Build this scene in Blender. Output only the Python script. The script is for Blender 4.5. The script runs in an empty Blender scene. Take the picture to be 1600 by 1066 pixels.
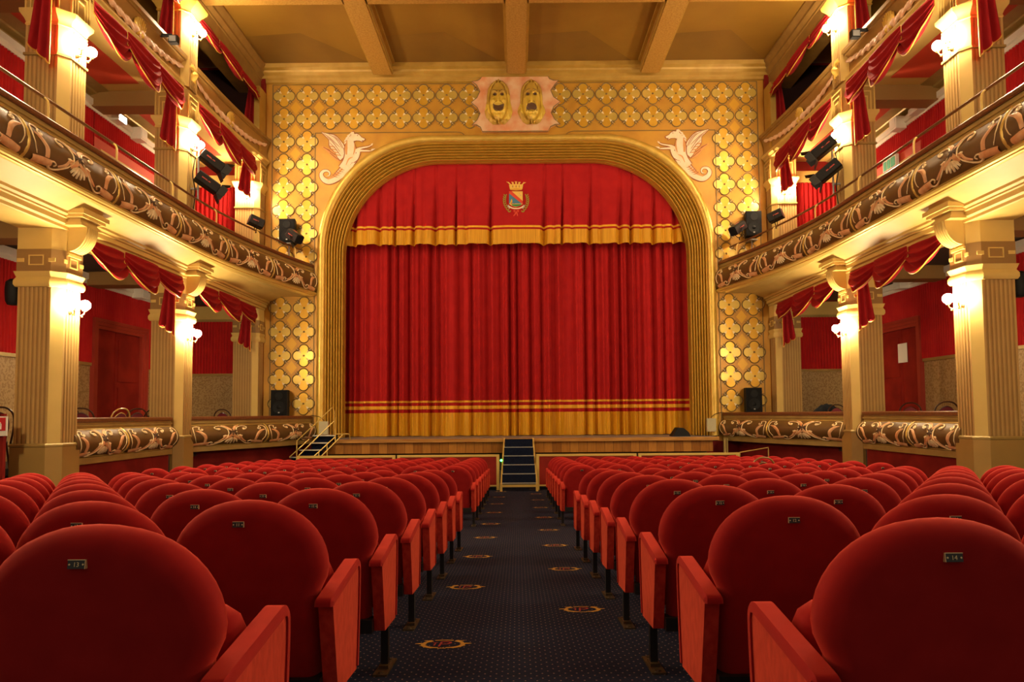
import bpy, bmesh, math, random
from mathutils import Vector, Matrix
random.seed(7)
SC = bpy.context.scene
COL = SC.collection
PI = math.pi
E = 2.08                      # eye height above the floor in front of the stage; all heights below are given from the eye

# ------------------------------------------------------------------ camera, light, exposure
cd = bpy.data.cameras.new('camera'); cam = bpy.data.objects.new('camera', cd); COL.objects.link(cam)
cam.location = (0, 0, E)
cd.sensor_width = 36.0
cd.lens = 1067.0 / 1600.0 * 36.0
PITCH, ROLL = math.radians(3.0), math.radians(0.45)
cam.rotation_mode = 'XYZ'
cam.matrix_world = Matrix.Translation((0, 0, E)) @ Matrix.Rotation(PI / 2 + PITCH, 4, 'X') @ Matrix.Rotation(-ROLL, 4, 'Z')
cd.shift_x = -8.0 / 1600.0
cd.shift_y = (646.5 - 533.0 - 1067.0 * math.tan(PITCH)) / 1600.0
cd.clip_start = 0.05; cd.clip_end = 200
SC.camera = cam
w = bpy.data.worlds.new('world'); SC.world = w; w.use_nodes = True
w.node_tree.nodes['Background'].inputs[0].default_value = (1.0, 0.80, 0.58, 1)
w.node_tree.nodes['Background'].inputs[1].default_value = 0.26
LAMP = 440.0                  # radiance of the sconce globes
SC.view_settings.view_transform = 'Standard'
SC.view_settings.look = 'None'
SC.view_settings.exposure = 0.22
SC.view_settings.gamma = 1.0
SC.view_settings.use_curve_mapping = False

# ------------------------------------------------------------------ materials
MATS = {}
def mat(name, col, rough=0.6, metal=0.0, col2=None, nscale=6.0, bump=0.0, bscale=30.0, sheen=0.0, sheen_tint=(1, 1, 1), emit=0.0, spec=0.5, stretch=None, detail=4.0):
    m = bpy.data.materials.new(name); m.use_nodes = True
    nt = m.node_tree; b = nt.nodes['Principled BSDF']
    b.inputs['Base Color'].default_value = (*col, 1); b.inputs['Roughness'].default_value = rough
    b.inputs['Metallic'].default_value = metal; b.inputs['Specular IOR Level'].default_value = spec
    if sheen:
        b.inputs['Sheen Weight'].default_value = sheen; b.inputs['Sheen Roughness'].default_value = 0.45
        b.inputs['Sheen Tint'].default_value = (*sheen_tint, 1)
    if emit:
        b.inputs['Emission Color'].default_value = (*col, 1); b.inputs['Emission Strength'].default_value = emit
    if col2 or bump:
        tc = nt.nodes.new('ShaderNodeTexCoord'); mp = nt.nodes.new('ShaderNodeMapping')
        nt.links.new(tc.outputs['Object'], mp.inputs['Vector'])
        if stretch: mp.inputs['Scale'].default_value = stretch
    if col2:
        n = nt.nodes.new('ShaderNodeTexNoise'); n.inputs['Scale'].default_value = nscale; n.inputs['Detail'].default_value = detail
        nt.links.new(mp.outputs[0], n.inputs['Vector'])
        r = nt.nodes.new('ShaderNodeValToRGB')
        r.color_ramp.elements[0].position = 0.35; r.color_ramp.elements[0].color = (*col, 1)
        r.color_ramp.elements[1].position = 0.65; r.color_ramp.elements[1].color = (*col2, 1)
        nt.links.new(n.outputs['Fac'], r.inputs[0]); nt.links.new(r.outputs[0], b.inputs['Base Color'])
    if bump:
        n2 = nt.nodes.new('ShaderNodeTexNoise'); n2.inputs['Scale'].default_value = bscale; n2.inputs['Detail'].default_value = 3
        nt.links.new(mp.outputs[0], n2.inputs['Vector'])
        bp = nt.nodes.new('ShaderNodeBump'); bp.inputs['Strength'].default_value = bump; bp.inputs['Distance'].default_value = 0.02
        nt.links.new(n2.outputs['Fac'], bp.inputs['Height']); nt.links.new(bp.outputs[0], b.inputs['Normal'])
    MATS[name] = m
    return m

VEL = mat('seat_velvet', (0.29, 0.008, 0.009), 0.85, col2=(0.34, 0.011, 0.011), nscale=9, sheen=0.8, sheen_tint=(1.0, 0.13, 0.07), spec=0.12)
VELP = mat('seat_panel_velvet', (0.40, 0.016, 0.011), 0.85, col2=(0.56, 0.040, 0.022), nscale=26, sheen=0.9, sheen_tint=(1.0, 0.2, 0.09), spec=0.15, stretch=(1, 1.6, 0.7))
CURT = mat('curtain_red', (0.37, 0.010, 0.012), 0.85, col2=(0.42, 0.013, 0.014), nscale=3, sheen=0.08, sheen_tint=(1, .2, .12), spec=0.15)
CGOLD = mat('curtain_gold', (0.74, 0.36, 0.012), 0.55, col2=(0.80, 0.42, 0.02), nscale=12, sheen=0.2, spec=0.3)
FRINGE = mat('fringe_gold', (0.72, 0.36, 0.014), 0.55, col2=(0.58, 0.26, 0.008), nscale=30, spec=0.3, stretch=(1.0, 1.0, 0.03), bump=0.5, bscale=60)
WALLG = mat('gilded_ochre', (0.50, 0.235, 0.028), 0.42, 0.25, col2=(0.60, 0.31, 0.034), nscale=1.6, bump=0.08, bscale=14)
QGOLD = mat('quatrefoil_orange_gold', (0.68, 0.36, 0.030), 0.34, 0.45, col2=(0.76, 0.43, 0.04), nscale=3)
QPALE = mat('quatrefoil_pale_gold', (0.62, 0.42, 0.08), 0.34, 0.45, col2=(0.68, 0.47, 0.10), nscale=3)
QLINE = mat('olive_outline', (0.20, 0.12, 0.028), 0.5)
QDIAM = mat('bright_ochre', (0.68, 0.36, 0.025), 0.4, 0.3)
DART = mat('cream_dart', (0.86, 0.72, 0.45), 0.5)
LEAF = mat('gold_leaf', (0.74, 0.49, 0.10), 0.36, 0.45, col2=(0.66, 0.41, 0.065), nscale=5, bump=0.15, bscale=22)
RIBG = mat('gold_rib', (0.70, 0.44, 0.06), 0.36, 0.35, col2=(0.62, 0.37, 0.045), nscale=4)
CEIL = mat('ceiling_bronze', (0.25, 0.12, 0.014), 0.5, 0.15, col2=(0.32, 0.165, 0.02), nscale=0.55, bump=0.05, bscale=10)
CEILD = mat('ceiling_diamond', (0.21, 0.105, 0.018), 0.5, 0.15, col2=(0.25, 0.125, 0.018), nscale=0.8)
BEAM = mat('ceiling_beam_gold', (0.38, 0.19, 0.03), 0.5, 0.25, col2=(0.50, 0.28, 0.06), nscale=22, bump=0.3, bscale=40)
CORN = mat('cornice_gold', (0.46, 0.27, 0.045), 0.45, 0.2, col2=(0.40, 0.22, 0.03), nscale=3)
DARKM = mat('dark_bronze_moulding', (0.26, 0.14, 0.035), 0.4, 0.2, col2=(0.32, 0.18, 0.045), nscale=4)
CREAM = mat('cream_paint', (0.66, 0.45, 0.125), 0.55, col2=(0.61, 0.41, 0.105), nscale=2)
STRD = mat('column_tan_stripe', (0.38, 0.215, 0.06), 0.6, col2=(0.35, 0.195, 0.053), nscale=3)
STRL = mat('column_sand_stripe', (0.52, 0.32, 0.10), 0.6, col2=(0.48, 0.29, 0.09), nscale=3)
BAND = mat('column_brown_band', (0.29, 0.155, 0.04), 0.6)
PLIN = mat('plinth_tan', (0.40, 0.235, 0.055), 0.6, col2=(0.36, 0.21, 0.05), nscale=2)
PANEL = mat('parapet_brown', (0.115, 0.056, 0.010), 0.5, 0.05, col2=(0.15, 0.073, 0.014), nscale=2.5)
MOULD = mat('olive_gold_moulding', (0.42, 0.29, 0.085), 0.42, 0.25, col2=(0.35, 0.23, 0.065), nscale=3)
LIPG = mat('bright_gold_lip', (0.72, 0.50, 0.12), 0.34, 0.45)
ORN = mat('ornament_peach', (0.64, 0.28, 0.10), 0.55, col2=(0.78, 0.46, 0.22), nscale=7)
ORNC = mat('ornament_cream', (0.84, 0.62, 0.32), 0.55)
ORND = mat('ornament_dark', (0.075, 0.035, 0.012), 0.6)
ORNS = mat('ornament_shell', (0.82, 0.66, 0.38), 0.5, col2=(0.70, 0.50, 0.24), nscale=14)
CAPW = mat('dark_wood_cap', (0.13, 0.042, 0.014), 0.3, col2=(0.19, 0.065, 0.02), nscale=5, stretch=(1, 6, 6))
SWAG = mat('swag_crimson', (0.29, 0.009, 0.012), 0.75, col2=(0.34, 0.011, 0.013), nscale=4, sheen=0.12, sheen_tint=(1, .25, .2), spec=0.12)
TRIMG = mat('gold_braid', (0.70, 0.40, 0.06), 0.5, 0.2)
PLEAT = mat('wall_red_cloth', (0.42, 0.010, 0.012), 0.8, col2=(0.47, 0.014, 0.012), nscale=3, sheen=0.2, sheen_tint=(1, .3, .2), spec=0.15)
REDP = mat('red_paint', (0.34, 0.030, 0.016), 0.5, col2=(0.38, 0.036, 0.018), nscale=2)
REDC = mat('red_ceiling', (0.55, 0.055, 0.020), 0.6)
DOORR = mat('door_red', (0.20, 0.011, 0.007), 0.6, spec=0.15, col2=(0.28, 0.018, 0.010), nscale=2)
REDW = mat('dark_red_dado', (0.16, 0.008, 0.007), 0.6, spec=0.15, col2=(0.24, 0.015, 0.011), nscale=2)
WHITE = mat('white_paint', (0.80, 0.74, 0.62), 0.55)
DARK = mat('box_dark', (0.05, 0.032, 0.022), 0.7)
DARKT = mat('top_tier_shade', (0.022, 0.008, 0.007), 0.8, spec=0.1)  # near-black colour that stands in for the shade inside the top tier
BLACK = mat('black_plastic', (0.008, 0.008, 0.009), 0.6, spec=0.2, bump=0.1, bscale=90)
GRILL = mat('speaker_grille', (0.010, 0.010, 0.011), 0.8, spec=0.15, bump=0.4, bscale=260)
SPOTB = mat('lantern_black', (0.010, 0.009, 0.009), 0.5, spec=0.3)
REDST = mat('red_sticker', (0.45, 0.06, 0.04), 0.5)
STEEL = mat('grey_steel', (0.35, 0.34, 0.33), 0.35, 0.8)
BRONZE = mat('bronze_rail', (0.24, 0.14, 0.06), 0.28, 0.7)
BRASS = mat('brass', (0.72, 0.50, 0.16), 0.28, 0.85)
GOLDP = mat('gold_paint', (0.70, 0.47, 0.12), 0.4, 0.3)
BULB = mat('lit_globe', (1.0, 0.80, 0.50), 0.3, emit=LAMP)
IRON = mat('black_iron', (0.012, 0.011, 0.011), 0.4)
FOOTP = mat('worn_brown_metal', (0.055, 0.036, 0.018), 0.4, 0.4, col2=(0.11, 0.07, 0.03), nscale=20)
PLATE = mat('black_number_plate', (0.010, 0.009, 0.008), 0.3)
PLATEG = mat('plate_gold', (0.85, 0.66, 0.34), 0.5, 0.1)
NAVY = mat('navy_stair_carpet', (0.006, 0.008, 0.020), 0.95, col2=(0.010, 0.013, 0.030), nscale=40, spec=0.03)
NOSE = mat('pale_nosing', (0.60, 0.56, 0.48), 0.35, 0.6)
WOODG = mat('dark_bentwood', (0.055, 0.020, 0.010), 0.28)
WOODP = mat('pale_gold_bentwood', (0.52, 0.30, 0.07), 0.3)
UPH = mat('burgundy_upholstery', (0.16, 0.006, 0.016), 0.7, sheen=0.3)
NAVYC = mat('dark_jacket_cloth', (0.012, 0.014, 0.020), 0.9)
PAPER = mat('white_paper', (0.75, 0.70, 0.60), 0.7)
SIGNR = mat('sign_red', (0.55, 0.015, 0.02), 0.5)
SIGNG = mat('sign_green', (0.02, 0.34, 0.20), 0.5)
GREENL = mat('green_led', (0.05, 1.0, 0.15), 0.4, emit=14.0)
TUBE = mat('lit_tube', (0.95, 0.95, 1.0), 0.4, emit=14.0)
MASKG = mat('mask_gold', (0.64, 0.42, 0.045), 0.42, 0.25, col2=(0.74, 0.50, 0.07), nscale=6)
MASKD = mat('mask_dark_hole', (0.10, 0.045, 0.018), 0.7)
MASKO = mat('mask_outline', (0.24, 0.12, 0.02), 0.6)
MARB = mat('rose_marble', (0.62, 0.22, 0.085), 0.5, col2=(0.70, 0.45, 0.26), nscale=2.6, detail=8)
HCREAM = mat('painted_cream', (0.86, 0.63, 0.38), 0.6, col2=(0.88, 0.70, 0.50), nscale=6)
HPEACH = mat('painted_peach', (0.66, 0.29, 0.08), 0.6)
HLINE = mat('painted_russet_line', (0.30, 0.075, 0.014), 0.6)
ROPE = mat('garland_pink', (0.74, 0.44, 0.26), 0.6, col2=(0.82, 0.58, 0.40), nscale=20)
COVE = mat('fascia_bronze', (0.40, 0.22, 0.055), 0.45, 0.15, col2=(0.34, 0.18, 0.042), nscale=2)
CBLUE = mat('crest_blue', (0.06, 0.20, 0.33), 0.6); CRED = mat('crest_red', (0.66, 0.06, 0.02), 0.6)
CYEL = mat('crest_yellow', (0.80, 0.50, 0.09), 0.6); CGRN = mat('crest_green', (0.03, 0.24, 0.06), 0.6)
COLV = mat('crest_olive', (0.30, 0.25, 0.02), 0.6); CORA = mat('crest_amber', (0.68, 0.35, 0.03), 0.6)
CGRY = mat('crest_grey', (0.40, 0.36, 0.34), 0.6); CDRK = mat('crest_brown', (0.18, 0.05, 0.02), 0.6)
EMBG = mat('emblem_gold_wool', (0.52, 0.27, 0.03), 0.95); EMBR = mat('emblem_red_wool', (0.30, 0.022, 0.018), 0.95)

def wood_planks():
    m = mat('stage_oak', (0.33, 0.145, 0.030), 0.5, spec=0.2)
    nt = m.node_tree; b = nt.nodes['Principled BSDF']
    tc = nt.nodes.new('ShaderNodeTexCoord'); sx = nt.nodes.new('ShaderNodeSeparateXYZ'); nt.links.new(tc.outputs['Object'], sx.inputs[0])
    mul = nt.nodes.new('ShaderNodeMath'); mul.operation = 'MULTIPLY'; mul.inputs[1].default_value = 1 / 0.245; nt.links.new(sx.outputs[0], mul.inputs[0])
    fl = nt.nodes.new('ShaderNodeMath'); fl.operation = 'FLOOR'; nt.links.new(mul.outputs[0], fl.inputs[0])
    fr = nt.nodes.new('ShaderNodeMath'); fr.operation = 'FRACT'; nt.links.new(mul.outputs[0], fr.inputs[0])
    wn = nt.nodes.new('ShaderNodeTexWhiteNoise'); wn.noise_dimensions = '1D'; nt.links.new(fl.outputs[0], wn.inputs['W'])
    n = nt.nodes.new('ShaderNodeTexNoise'); n.inputs['Scale'].default_value = 9; mp = nt.nodes.new('ShaderNodeMapping'); mp.inputs['Scale'].default_value = (4, 4, .35)
    nt.links.new(tc.outputs['Object'], mp.inputs[0]); nt.links.new(mp.outputs[0], n.inputs['Vector'])
    ad = nt.nodes.new('ShaderNodeMath'); ad.operation = 'ADD'; nt.links.new(wn.outputs['Value'], ad.inputs[0]); nt.links.new(n.outputs['Fac'], ad.inputs[1])
    hf = nt.nodes.new('ShaderNodeMath'); hf.operation = 'MULTIPLY'; hf.inputs[1].default_value = 0.5; nt.links.new(ad.outputs[0], hf.inputs[0])
    r = nt.nodes.new('ShaderNodeValToRGB'); r.color_ramp.elements[0].position = .2; r.color_ramp.elements[0].color = (.25, .085, .010, 1)
    r.color_ramp.elements[1].position = .8; r.color_ramp.elements[1].color = (.46, .19, .028, 1); nt.links.new(hf.outputs[0], r.inputs[0])
    gt = nt.nodes.new('ShaderNodeMath'); gt.operation = 'GREATER_THAN'; gt.inputs[1].default_value = 0.035; nt.links.new(fr.outputs[0], gt.inputs[0])
    mx = nt.nodes.new('ShaderNodeMix'); mx.data_type = 'RGBA'; mx.inputs[6].default_value = (.07, .03, .01, 1)
    nt.links.new(gt.outputs[0], mx.inputs[0]); nt.links.new(r.outputs[0], mx.inputs[7]); nt.links.new(mx.outputs[2], b.inputs['Base Color'])
    return m
OAK = wood_planks()
OAKE = mat('stage_edge_oak', (0.36, 0.15, 0.03), 0.5, spec=0.2, col2=(0.48, 0.24, 0.06), nscale=5, stretch=(.3, 4, 4))
STAGEF = mat('stage_floor_grey', (0.16, 0.15, 0.17), 0.35)

def carpet_mat():
    m = mat('dotted_navy_carpet', (0.013, 0.014, 0.026), 0.95, spec=0.04)
    nt = m.node_tree; b = nt.nodes['Principled BSDF']
    tc = nt.nodes.new('ShaderNodeTexCoord'); mp = nt.nodes.new('ShaderNodeMapping'); nt.links.new(tc.outputs['Object'], mp.inputs[0])
    def dots(off):
        q = nt.nodes.new('ShaderNodeMapping'); q.inputs['Location'].default_value = (off, off, 0); q.inputs['Scale'].default_value = (1 / 0.058, 1 / 0.075, 0)
        nt.links.new(tc.outputs['Object'], q.inputs[0])
        f = nt.nodes.new('ShaderNodeVectorMath'); f.operation = 'FRACTION'; nt.links.new(q.outputs[0], f.inputs[0])
        s = nt.nodes.new('ShaderNodeVectorMath'); s.operation = 'SUBTRACT'; s.inputs[1].default_value = (.5, .5, 0); nt.links.new(f.outputs[0], s.inputs[0])
        l = nt.nodes.new('ShaderNodeVectorMath'); l.operation = 'LENGTH'; nt.links.new(s.outputs[0], l.inputs[0])
        t = nt.nodes.new('ShaderNodeMath'); t.operation = 'LESS_THAN'; t.inputs[1].default_value = 0.075; nt.links.new(l.outputs[1], t.inputs[0])
        return t
    a, c = dots(0.0), dots(0.5)
    mx1 = nt.nodes.new('ShaderNodeMath'); mx1.operation = 'MAXIMUM'; nt.links.new(a.outputs[0], mx1.inputs[0]); nt.links.new(c.outputs[0], mx1.inputs[1])
    n = nt.nodes.new('ShaderNodeTexNoise'); n.inputs['Scale'].default_value = 90; nt.links.new(tc.outputs['Object'], n.inputs['Vector'])
    r = nt.nodes.new('ShaderNodeValToRGB'); r.color_ramp.elements[0].color = (.008, .0095, .021, 1); r.color_ramp.elements[1].color = (.021, .024, .048, 1)
    nt.links.new(n.outputs['Fac'], r.inputs[0])
    mx = nt.nodes.new('ShaderNodeMix'); mx.data_type = 'RGBA'; mx.inputs[7].default_value = (.22, .13, .12, 1)
    nt.links.new(mx1.outputs[0], mx.inputs[0]); nt.links.new(r.outputs[0], mx.inputs[6]); nt.links.new(mx.outputs[2], b.inputs['Base Color'])
    return m
CARPET = carpet_mat()

def damask_mat():
    m = mat('damask_paper', (0.36, 0.25, 0.12), 0.6)
    nt = m.node_tree; b = nt.nodes['Principled BSDF']
    tc = nt.nodes.new('ShaderNodeTexCoord'); mp = nt.nodes.new('ShaderNodeMapping'); nt.links.new(tc.outputs['Object'], mp.inputs[0]); mp.inputs['Scale'].default_value = (5, 5, 5)
    v = nt.nodes.new('ShaderNodeTexVoronoi'); v.feature = 'SMOOTH_F1'; nt.links.new(mp.outputs[0], v.inputs['Vector'])
    n = nt.nodes.new('ShaderNodeTexNoise'); n.inputs['Scale'].default_value = 2.2; n.inputs['Distortion'].default_value = 2.5; nt.links.new(mp.outputs[0], n.inputs['Vector'])
    a = nt.nodes.new('ShaderNodeMath'); a.operation = 'ADD'; nt.links.new(v.outputs['Distance'], a.inputs[0]); nt.links.new(n.outputs['Fac'], a.inputs[1])
    r = nt.nodes.new('ShaderNodeValToRGB'); r.color_ramp.elements[0].position = .86; r.color_ramp.elements[0].color = (.30, .175, .06, 1)
    r.color_ramp.elements[1].position = .94; r.color_ramp.elements[1].color = (.42, .27, .11, 1); nt.links.new(a.outputs[0], r.inputs[0]); nt.links.new(r.outputs[0], b.inputs['Base Color'])
    return m
DAMASK = damask_mat()
HAIRG = mat('mask_hair_gold', (0.44, 0.255, 0.03), 0.42, 0.2, col2=(0.52, 0.31, 0.04), nscale=6)

# ------------------------------------------------------------------ mesh builder (coordinates: x, y, height from the eye)
def lerp(a, b, t): return a + (b - a) * t
def cr(pts, n=8, closed=False):
    """Catmull-Rom through points of any dimension"""
    out = []; N = len(pts)
    rng = range(N if closed else N - 1)
    for i in rng:
        if closed: p0, p1, p2, p3 = pts[i - 1], pts[i], pts[(i + 1) % N], pts[(i + 2) % N]
        else: p0, p1, p2, p3 = pts[max(i - 1, 0)], pts[i], pts[i + 1], pts[min(i + 2, N - 1)]
        for k in range(n):
            t = k / n
            out.append(tuple(0.5 * ((2 * b) + (-a + c) * t + (2 * a - 5 * b + 4 * c - d) * t * t + (-a + 3 * b - 3 * c + d) * t ** 3) for a, b, c, d in zip(p0, p1, p2, p3)))
    if not closed: out.append(tuple(pts[-1]))
    return out

class MB:
    def __init__(s): s.v = []; s.f = []; s.m = []
    def add(s, verts, faces, mi=0):
        o = len(s.v); s.v.extend([tuple(p) for p in verts]); s.f.extend([tuple(i + o for i in q) for q in faces]); s.m.extend([mi] * len(faces)); return s
    def box(s, x0, x1, y0, y1, z0, z1, mi=0):
        x0, x1 = sorted((x0, x1)); y0, y1 = sorted((y0, y1)); z0, z1 = sorted((z0, z1))
        return s.add([(x0, y0, z0), (x1, y0, z0), (x1, y1, z0), (x0, y1, z0), (x0, y0, z1), (x1, y0, z1), (x1, y1, z1), (x0, y1, z1)],
                     [(0, 3, 2, 1), (4, 5, 6, 7), (0, 1, 5, 4), (1, 2, 6, 5), (2, 3, 7, 6), (3, 0, 4, 7)], mi)
    def grid(s, rows, mi=0, cu=False, cv=False, mfun=None):
        nr, nc = len(rows), len(rows[0]); o = len(s.v)
        for r in rows: s.v.extend([tuple(p) for p in r])
        for i in range(nr if cv else nr - 1):
            for j in range(nc if cu else nc - 1):
                i2, j2 = (i + 1) % nr, (j + 1) % nc
                s.f.append((o + i * nc + j, o + i * nc + j2, o + i2 * nc + j2, o + i2 * nc + j)); s.m.append(mfun(i, j) if mfun else mi)
        return s
    def poly(s, pts, mi=0): return s.add(pts, [tuple(range(len(pts)))], mi)
    def prism(s, pts2, fn, d0, d1, mi=0, mi_side=None):
        """extrude a 2D outline; fn(u, v, d) gives the point"""
        n = len(pts2); a = [fn(u, v, d0) for u, v in pts2]; b = [fn(u, v, d1) for u, v in pts2]
        s.add(a + b, [tuple(range(n - 1, -1, -1)), tuple(range(n, 2 * n))], mi)
        o = len(s.v) - 2 * n
        for i in range(n):
            j = (i + 1) % n; s.f.append((o + i, o + j, o + n + j, o + n + i)); s.m.append(mi if mi_side is None else mi_side)
        return s
    def tube(s, path, r, n=8, mi=0, caps=True, closed=False):
        P = [Vector(p) for p in path]; N = len(P); rows = []
        up = Vector((0, 0, 1)); prev = None
        for i, p in enumerate(P):
            if closed: t = P[(i + 1) % N] - P[i - 1]
            else: t = P[min(i + 1, N - 1)] - P[max(i - 1, 0)]
            t.normalize()
            if prev is None:
                a = up if abs(t.z) < .95 else Vector((1, 0, 0)); u = t.cross(a).normalized()
            else:
                u = (prev - t * prev.dot(t)).normalized()
            prev = u; v = t.cross(u); rr = r(i / max(N - 1, 1)) if callable(r) else r
            rows.append([p + (u * math.cos(2 * PI * k / n) + v * math.sin(2 * PI * k / n)) * rr for k in range(n)])
        o = len(s.v); s.grid(rows, mi, cu=True, cv=closed)
        if caps and not closed:
            s.f.append(tuple(o + k for k in range(n))[::-1]); s.m.append(mi)
            s.f.append(tuple(o + (N - 1) * n + k for k in range(n))); s.m.append(mi)
        return s
    def lathe(s, prof, c, axis=(0, 0, 1), n=16, mi=0):
        ax = Vector(axis).normalized(); a = Vector((1, 0, 0)) if abs(ax.x) < .9 else Vector((0, 1, 0)); u = ax.cross(a).normalized(); v = ax.cross(u); c = Vector(c)
        return s.grid([[c + ax * h + (u * math.cos(2 * PI * k / n) + v * math.sin(2 * PI * k / n)) * max(r, 1e-4) for k in range(n)] for r, h in prof], mi, cu=True)
    def ball(s, c, r, n=14, mi=0, sc=(1, 1, 1)):
        rows = []
        for i in range(n // 2 + 1):
            th = PI * i / (n // 2); rr = max(math.sin(th), 1e-4)
            rows.append([(c[0] + r * sc[0] * rr * math.cos(2 * PI * k / n), c[1] + r * sc[1] * rr * math.sin(2 * PI * k / n), c[2] - r * sc[2] * math.cos(th)) for k in range(n)])
        return s.grid(rows, mi, cu=True)
    def ribbon(s, pts, wid, fn, mi=0, crown=0.0, n=6, smooth=True):
        """stroke in a 2D plane (metric), mapped by fn(u, v, off)"""
        P = cr(pts, n) if smooth else list(pts); N = len(P); rows = []
        for i, p in enumerate(P):
            a = P[max(i - 1, 0)]; b = P[min(i + 1, N - 1)]; dx, dy = b[0] - a[0], b[1] - a[1]; L = math.hypot(dx, dy) or 1
            nx, ny = -dy / L, dx / L; t = i / (N - 1)
            if callable(wid): w_ = wid(t)
            elif isinstance(wid, (list, tuple)):
                q = t * (len(wid) - 1); k = min(int(q), len(wid) - 2); w_ = lerp(wid[k], wid[k + 1], q - k)
            else: w_ = wid
            rows.append([fn(p[0] + nx * w_ * e / 2, p[1] + ny * w_ * e / 2, crown * c) for e, c in ((-1, 0), (-.5, .8), (0, 1), (.5, .8), (1, 0))])
        return s.grid(rows, mi)
    def xf(s, M):
        s.v = [tuple(M @ Vector(p)) for p in s.v]; return s
    def build(s, name, mats, parent=None, smooth=True, angle=38, local=False, weld=True):
        me = bpy.data.meshes.new(name)
        if not isinstance(mats, (list, tuple)): mats = [mats]
        if local: vs = s.v
        else:
            if parent is not None:
                q = Vector((0, 0, 0)); pp = parent
                while pp is not None: q += pp.location; pp = pp.parent
                vs = [(x - q.x, y - q.y, z + E - q.z) for x, y, z in s.v]
            else: vs = [(x, y, z + E) for x, y, z in s.v]
        me.from_pydata(vs, [], s.f); 
        for m in mats: me.materials.append(m)
        me.polygons.foreach_set('material_index', s.m)
        bm = bmesh.new(); bm.from_mesh(me)
        if weld: bmesh.ops.remove_doubles(bm, verts=bm.verts, dist=1e-5)
        bmesh.ops.recalc_face_normals(bm, faces=bm.faces); bm.to_mesh(me); bm.free()
        if smooth:
            me.polygons.foreach_set('use_smooth', [True] * len(me.polygons)); me.set_sharp_from_angle(angle=math.radians(angle))
        o = bpy.data.objects.new(name, me); COL.objects.link(o)
        if parent is not None: o.parent = parent
        return o

def tag(o, label, cat, group=None):
    o['label'] = label; o['category'] = cat
    if group: o['group'] = group
    return o
def thing(name, label, cat, loc=(0, 0, 0), group=None):
    """Empty at the base of a thing; loc = (x, y, height from the eye)"""
    o = bpy.data.objects.new(name, None); COL.objects.link(o); o.location = (loc[0], loc[1], loc[2] + E); o.empty_display_size = 0.1
    return tag(o, label, cat, group)
def struct(o):
    o['kind'] = 'structure'; return o
def copy_tree(o, parent=None):
    c = o.copy(); COL.objects.link(c)
    if parent is not None: c.parent = parent
    for ch in KIDS.get(o.name, []): copy_tree(ch, c)
    return c
KIDS = {}
def kids(o):
    for ch in [x for x in bpy.data.objects if x.parent == o]:
        KIDS.setdefault(o.name, []).append(ch); kids(ch)
ORD = ['', 'first', 'second', 'third', 'fourth', 'fifth', 'sixth', 'seventh', 'eighth', 'ninth', 'tenth', 'eleventh', 'twelfth', 'thirteenth', 'fourteenth', 'fifteenth']
SIDE = {-1: 'left', 1: 'right'}
def floor_h(y):
    return -1.096 - 0.0614 * y if y < 10.6 else -1.747 - 0.0395 * (y - 10.6)
# ================================================================== THE SETTING
# ---- floor: carpeted rake that eases towards the stage
m = MB(); ys = [-3 + .5 * i for i in range(50)]
m.grid([[(x, y, floor_h(y)) for x in (-9.8, -7.4, -3.5, -.85, 0, .85, 3.5, 7.4, 9.8)] for y in ys])
FLOOR = struct(m.build('floor', CARPET))

# woven emblems of the carpet (pattern of the floor)
def emblem(m, cx, cy):
    f = lambda u, v, o: (cx + u, cy + v, floor_h(cy + v) + 0.003)
    for s in (-1, 1):
        m.ribbon([(s * .165, .012), (s * .13, .012), (s * .10, -.005)], [.008, .022, .02], f, 0)
        m.ribbon([(s * .12, .0), (s * .108, -.035), (s * .075, -.065), (s * .02, -.075)], [.02, .028, .026, .012], f, 0)
        m.ribbon([(s * .115, .01), (s * .10, .045), (s * .065, .068)], [.018, .026, .02], f, 0)
        for k in range(4):
            a = .3 + k * .42
            m.ribbon([(s * .115 * math.cos(a), -.08 * math.sin(a)), (s * (.115 * math.cos(a) + .022), -.08 * math.sin(a) - .012)], [.016, .006], f, 0, smooth=False)
        m.ribbon([(s * .075, .085), (s * .095, .072), (s * .12, .08)], [.008, .014, .006], f, 0)
    m.ribbon([(-.055, .08), (0, .086), (.055, .08)], .014, f, 0)
    m.ribbon([(-.02, -.05), (-.012, .05)], .013, f, 1, smooth=False)              # letter P with a stroke before it
    m.ribbon([(-.016, .046), (.02, .05), (.042, .03), (.025, .004), (-.012, .0)], [.012, .014, .016, .014, .010], f, 1)
    m.ribbon([(-.05, -.03), (-.046, .035)], .010, f, 1, smooth=False); m.ribbon([(-.064, .03), (-.034, .034)], .008, f, 1, smooth=False)
m = MB()
for k in range(9): emblem(m, -.445, 4.07 + 1.745 * k)
for k in range(-1, 9): emblem(m, .45, 4.95 + 1.745 * k)
em = m.build('carpet_emblem', [EMBG, EMBR], FLOOR, weld=False)

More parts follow.
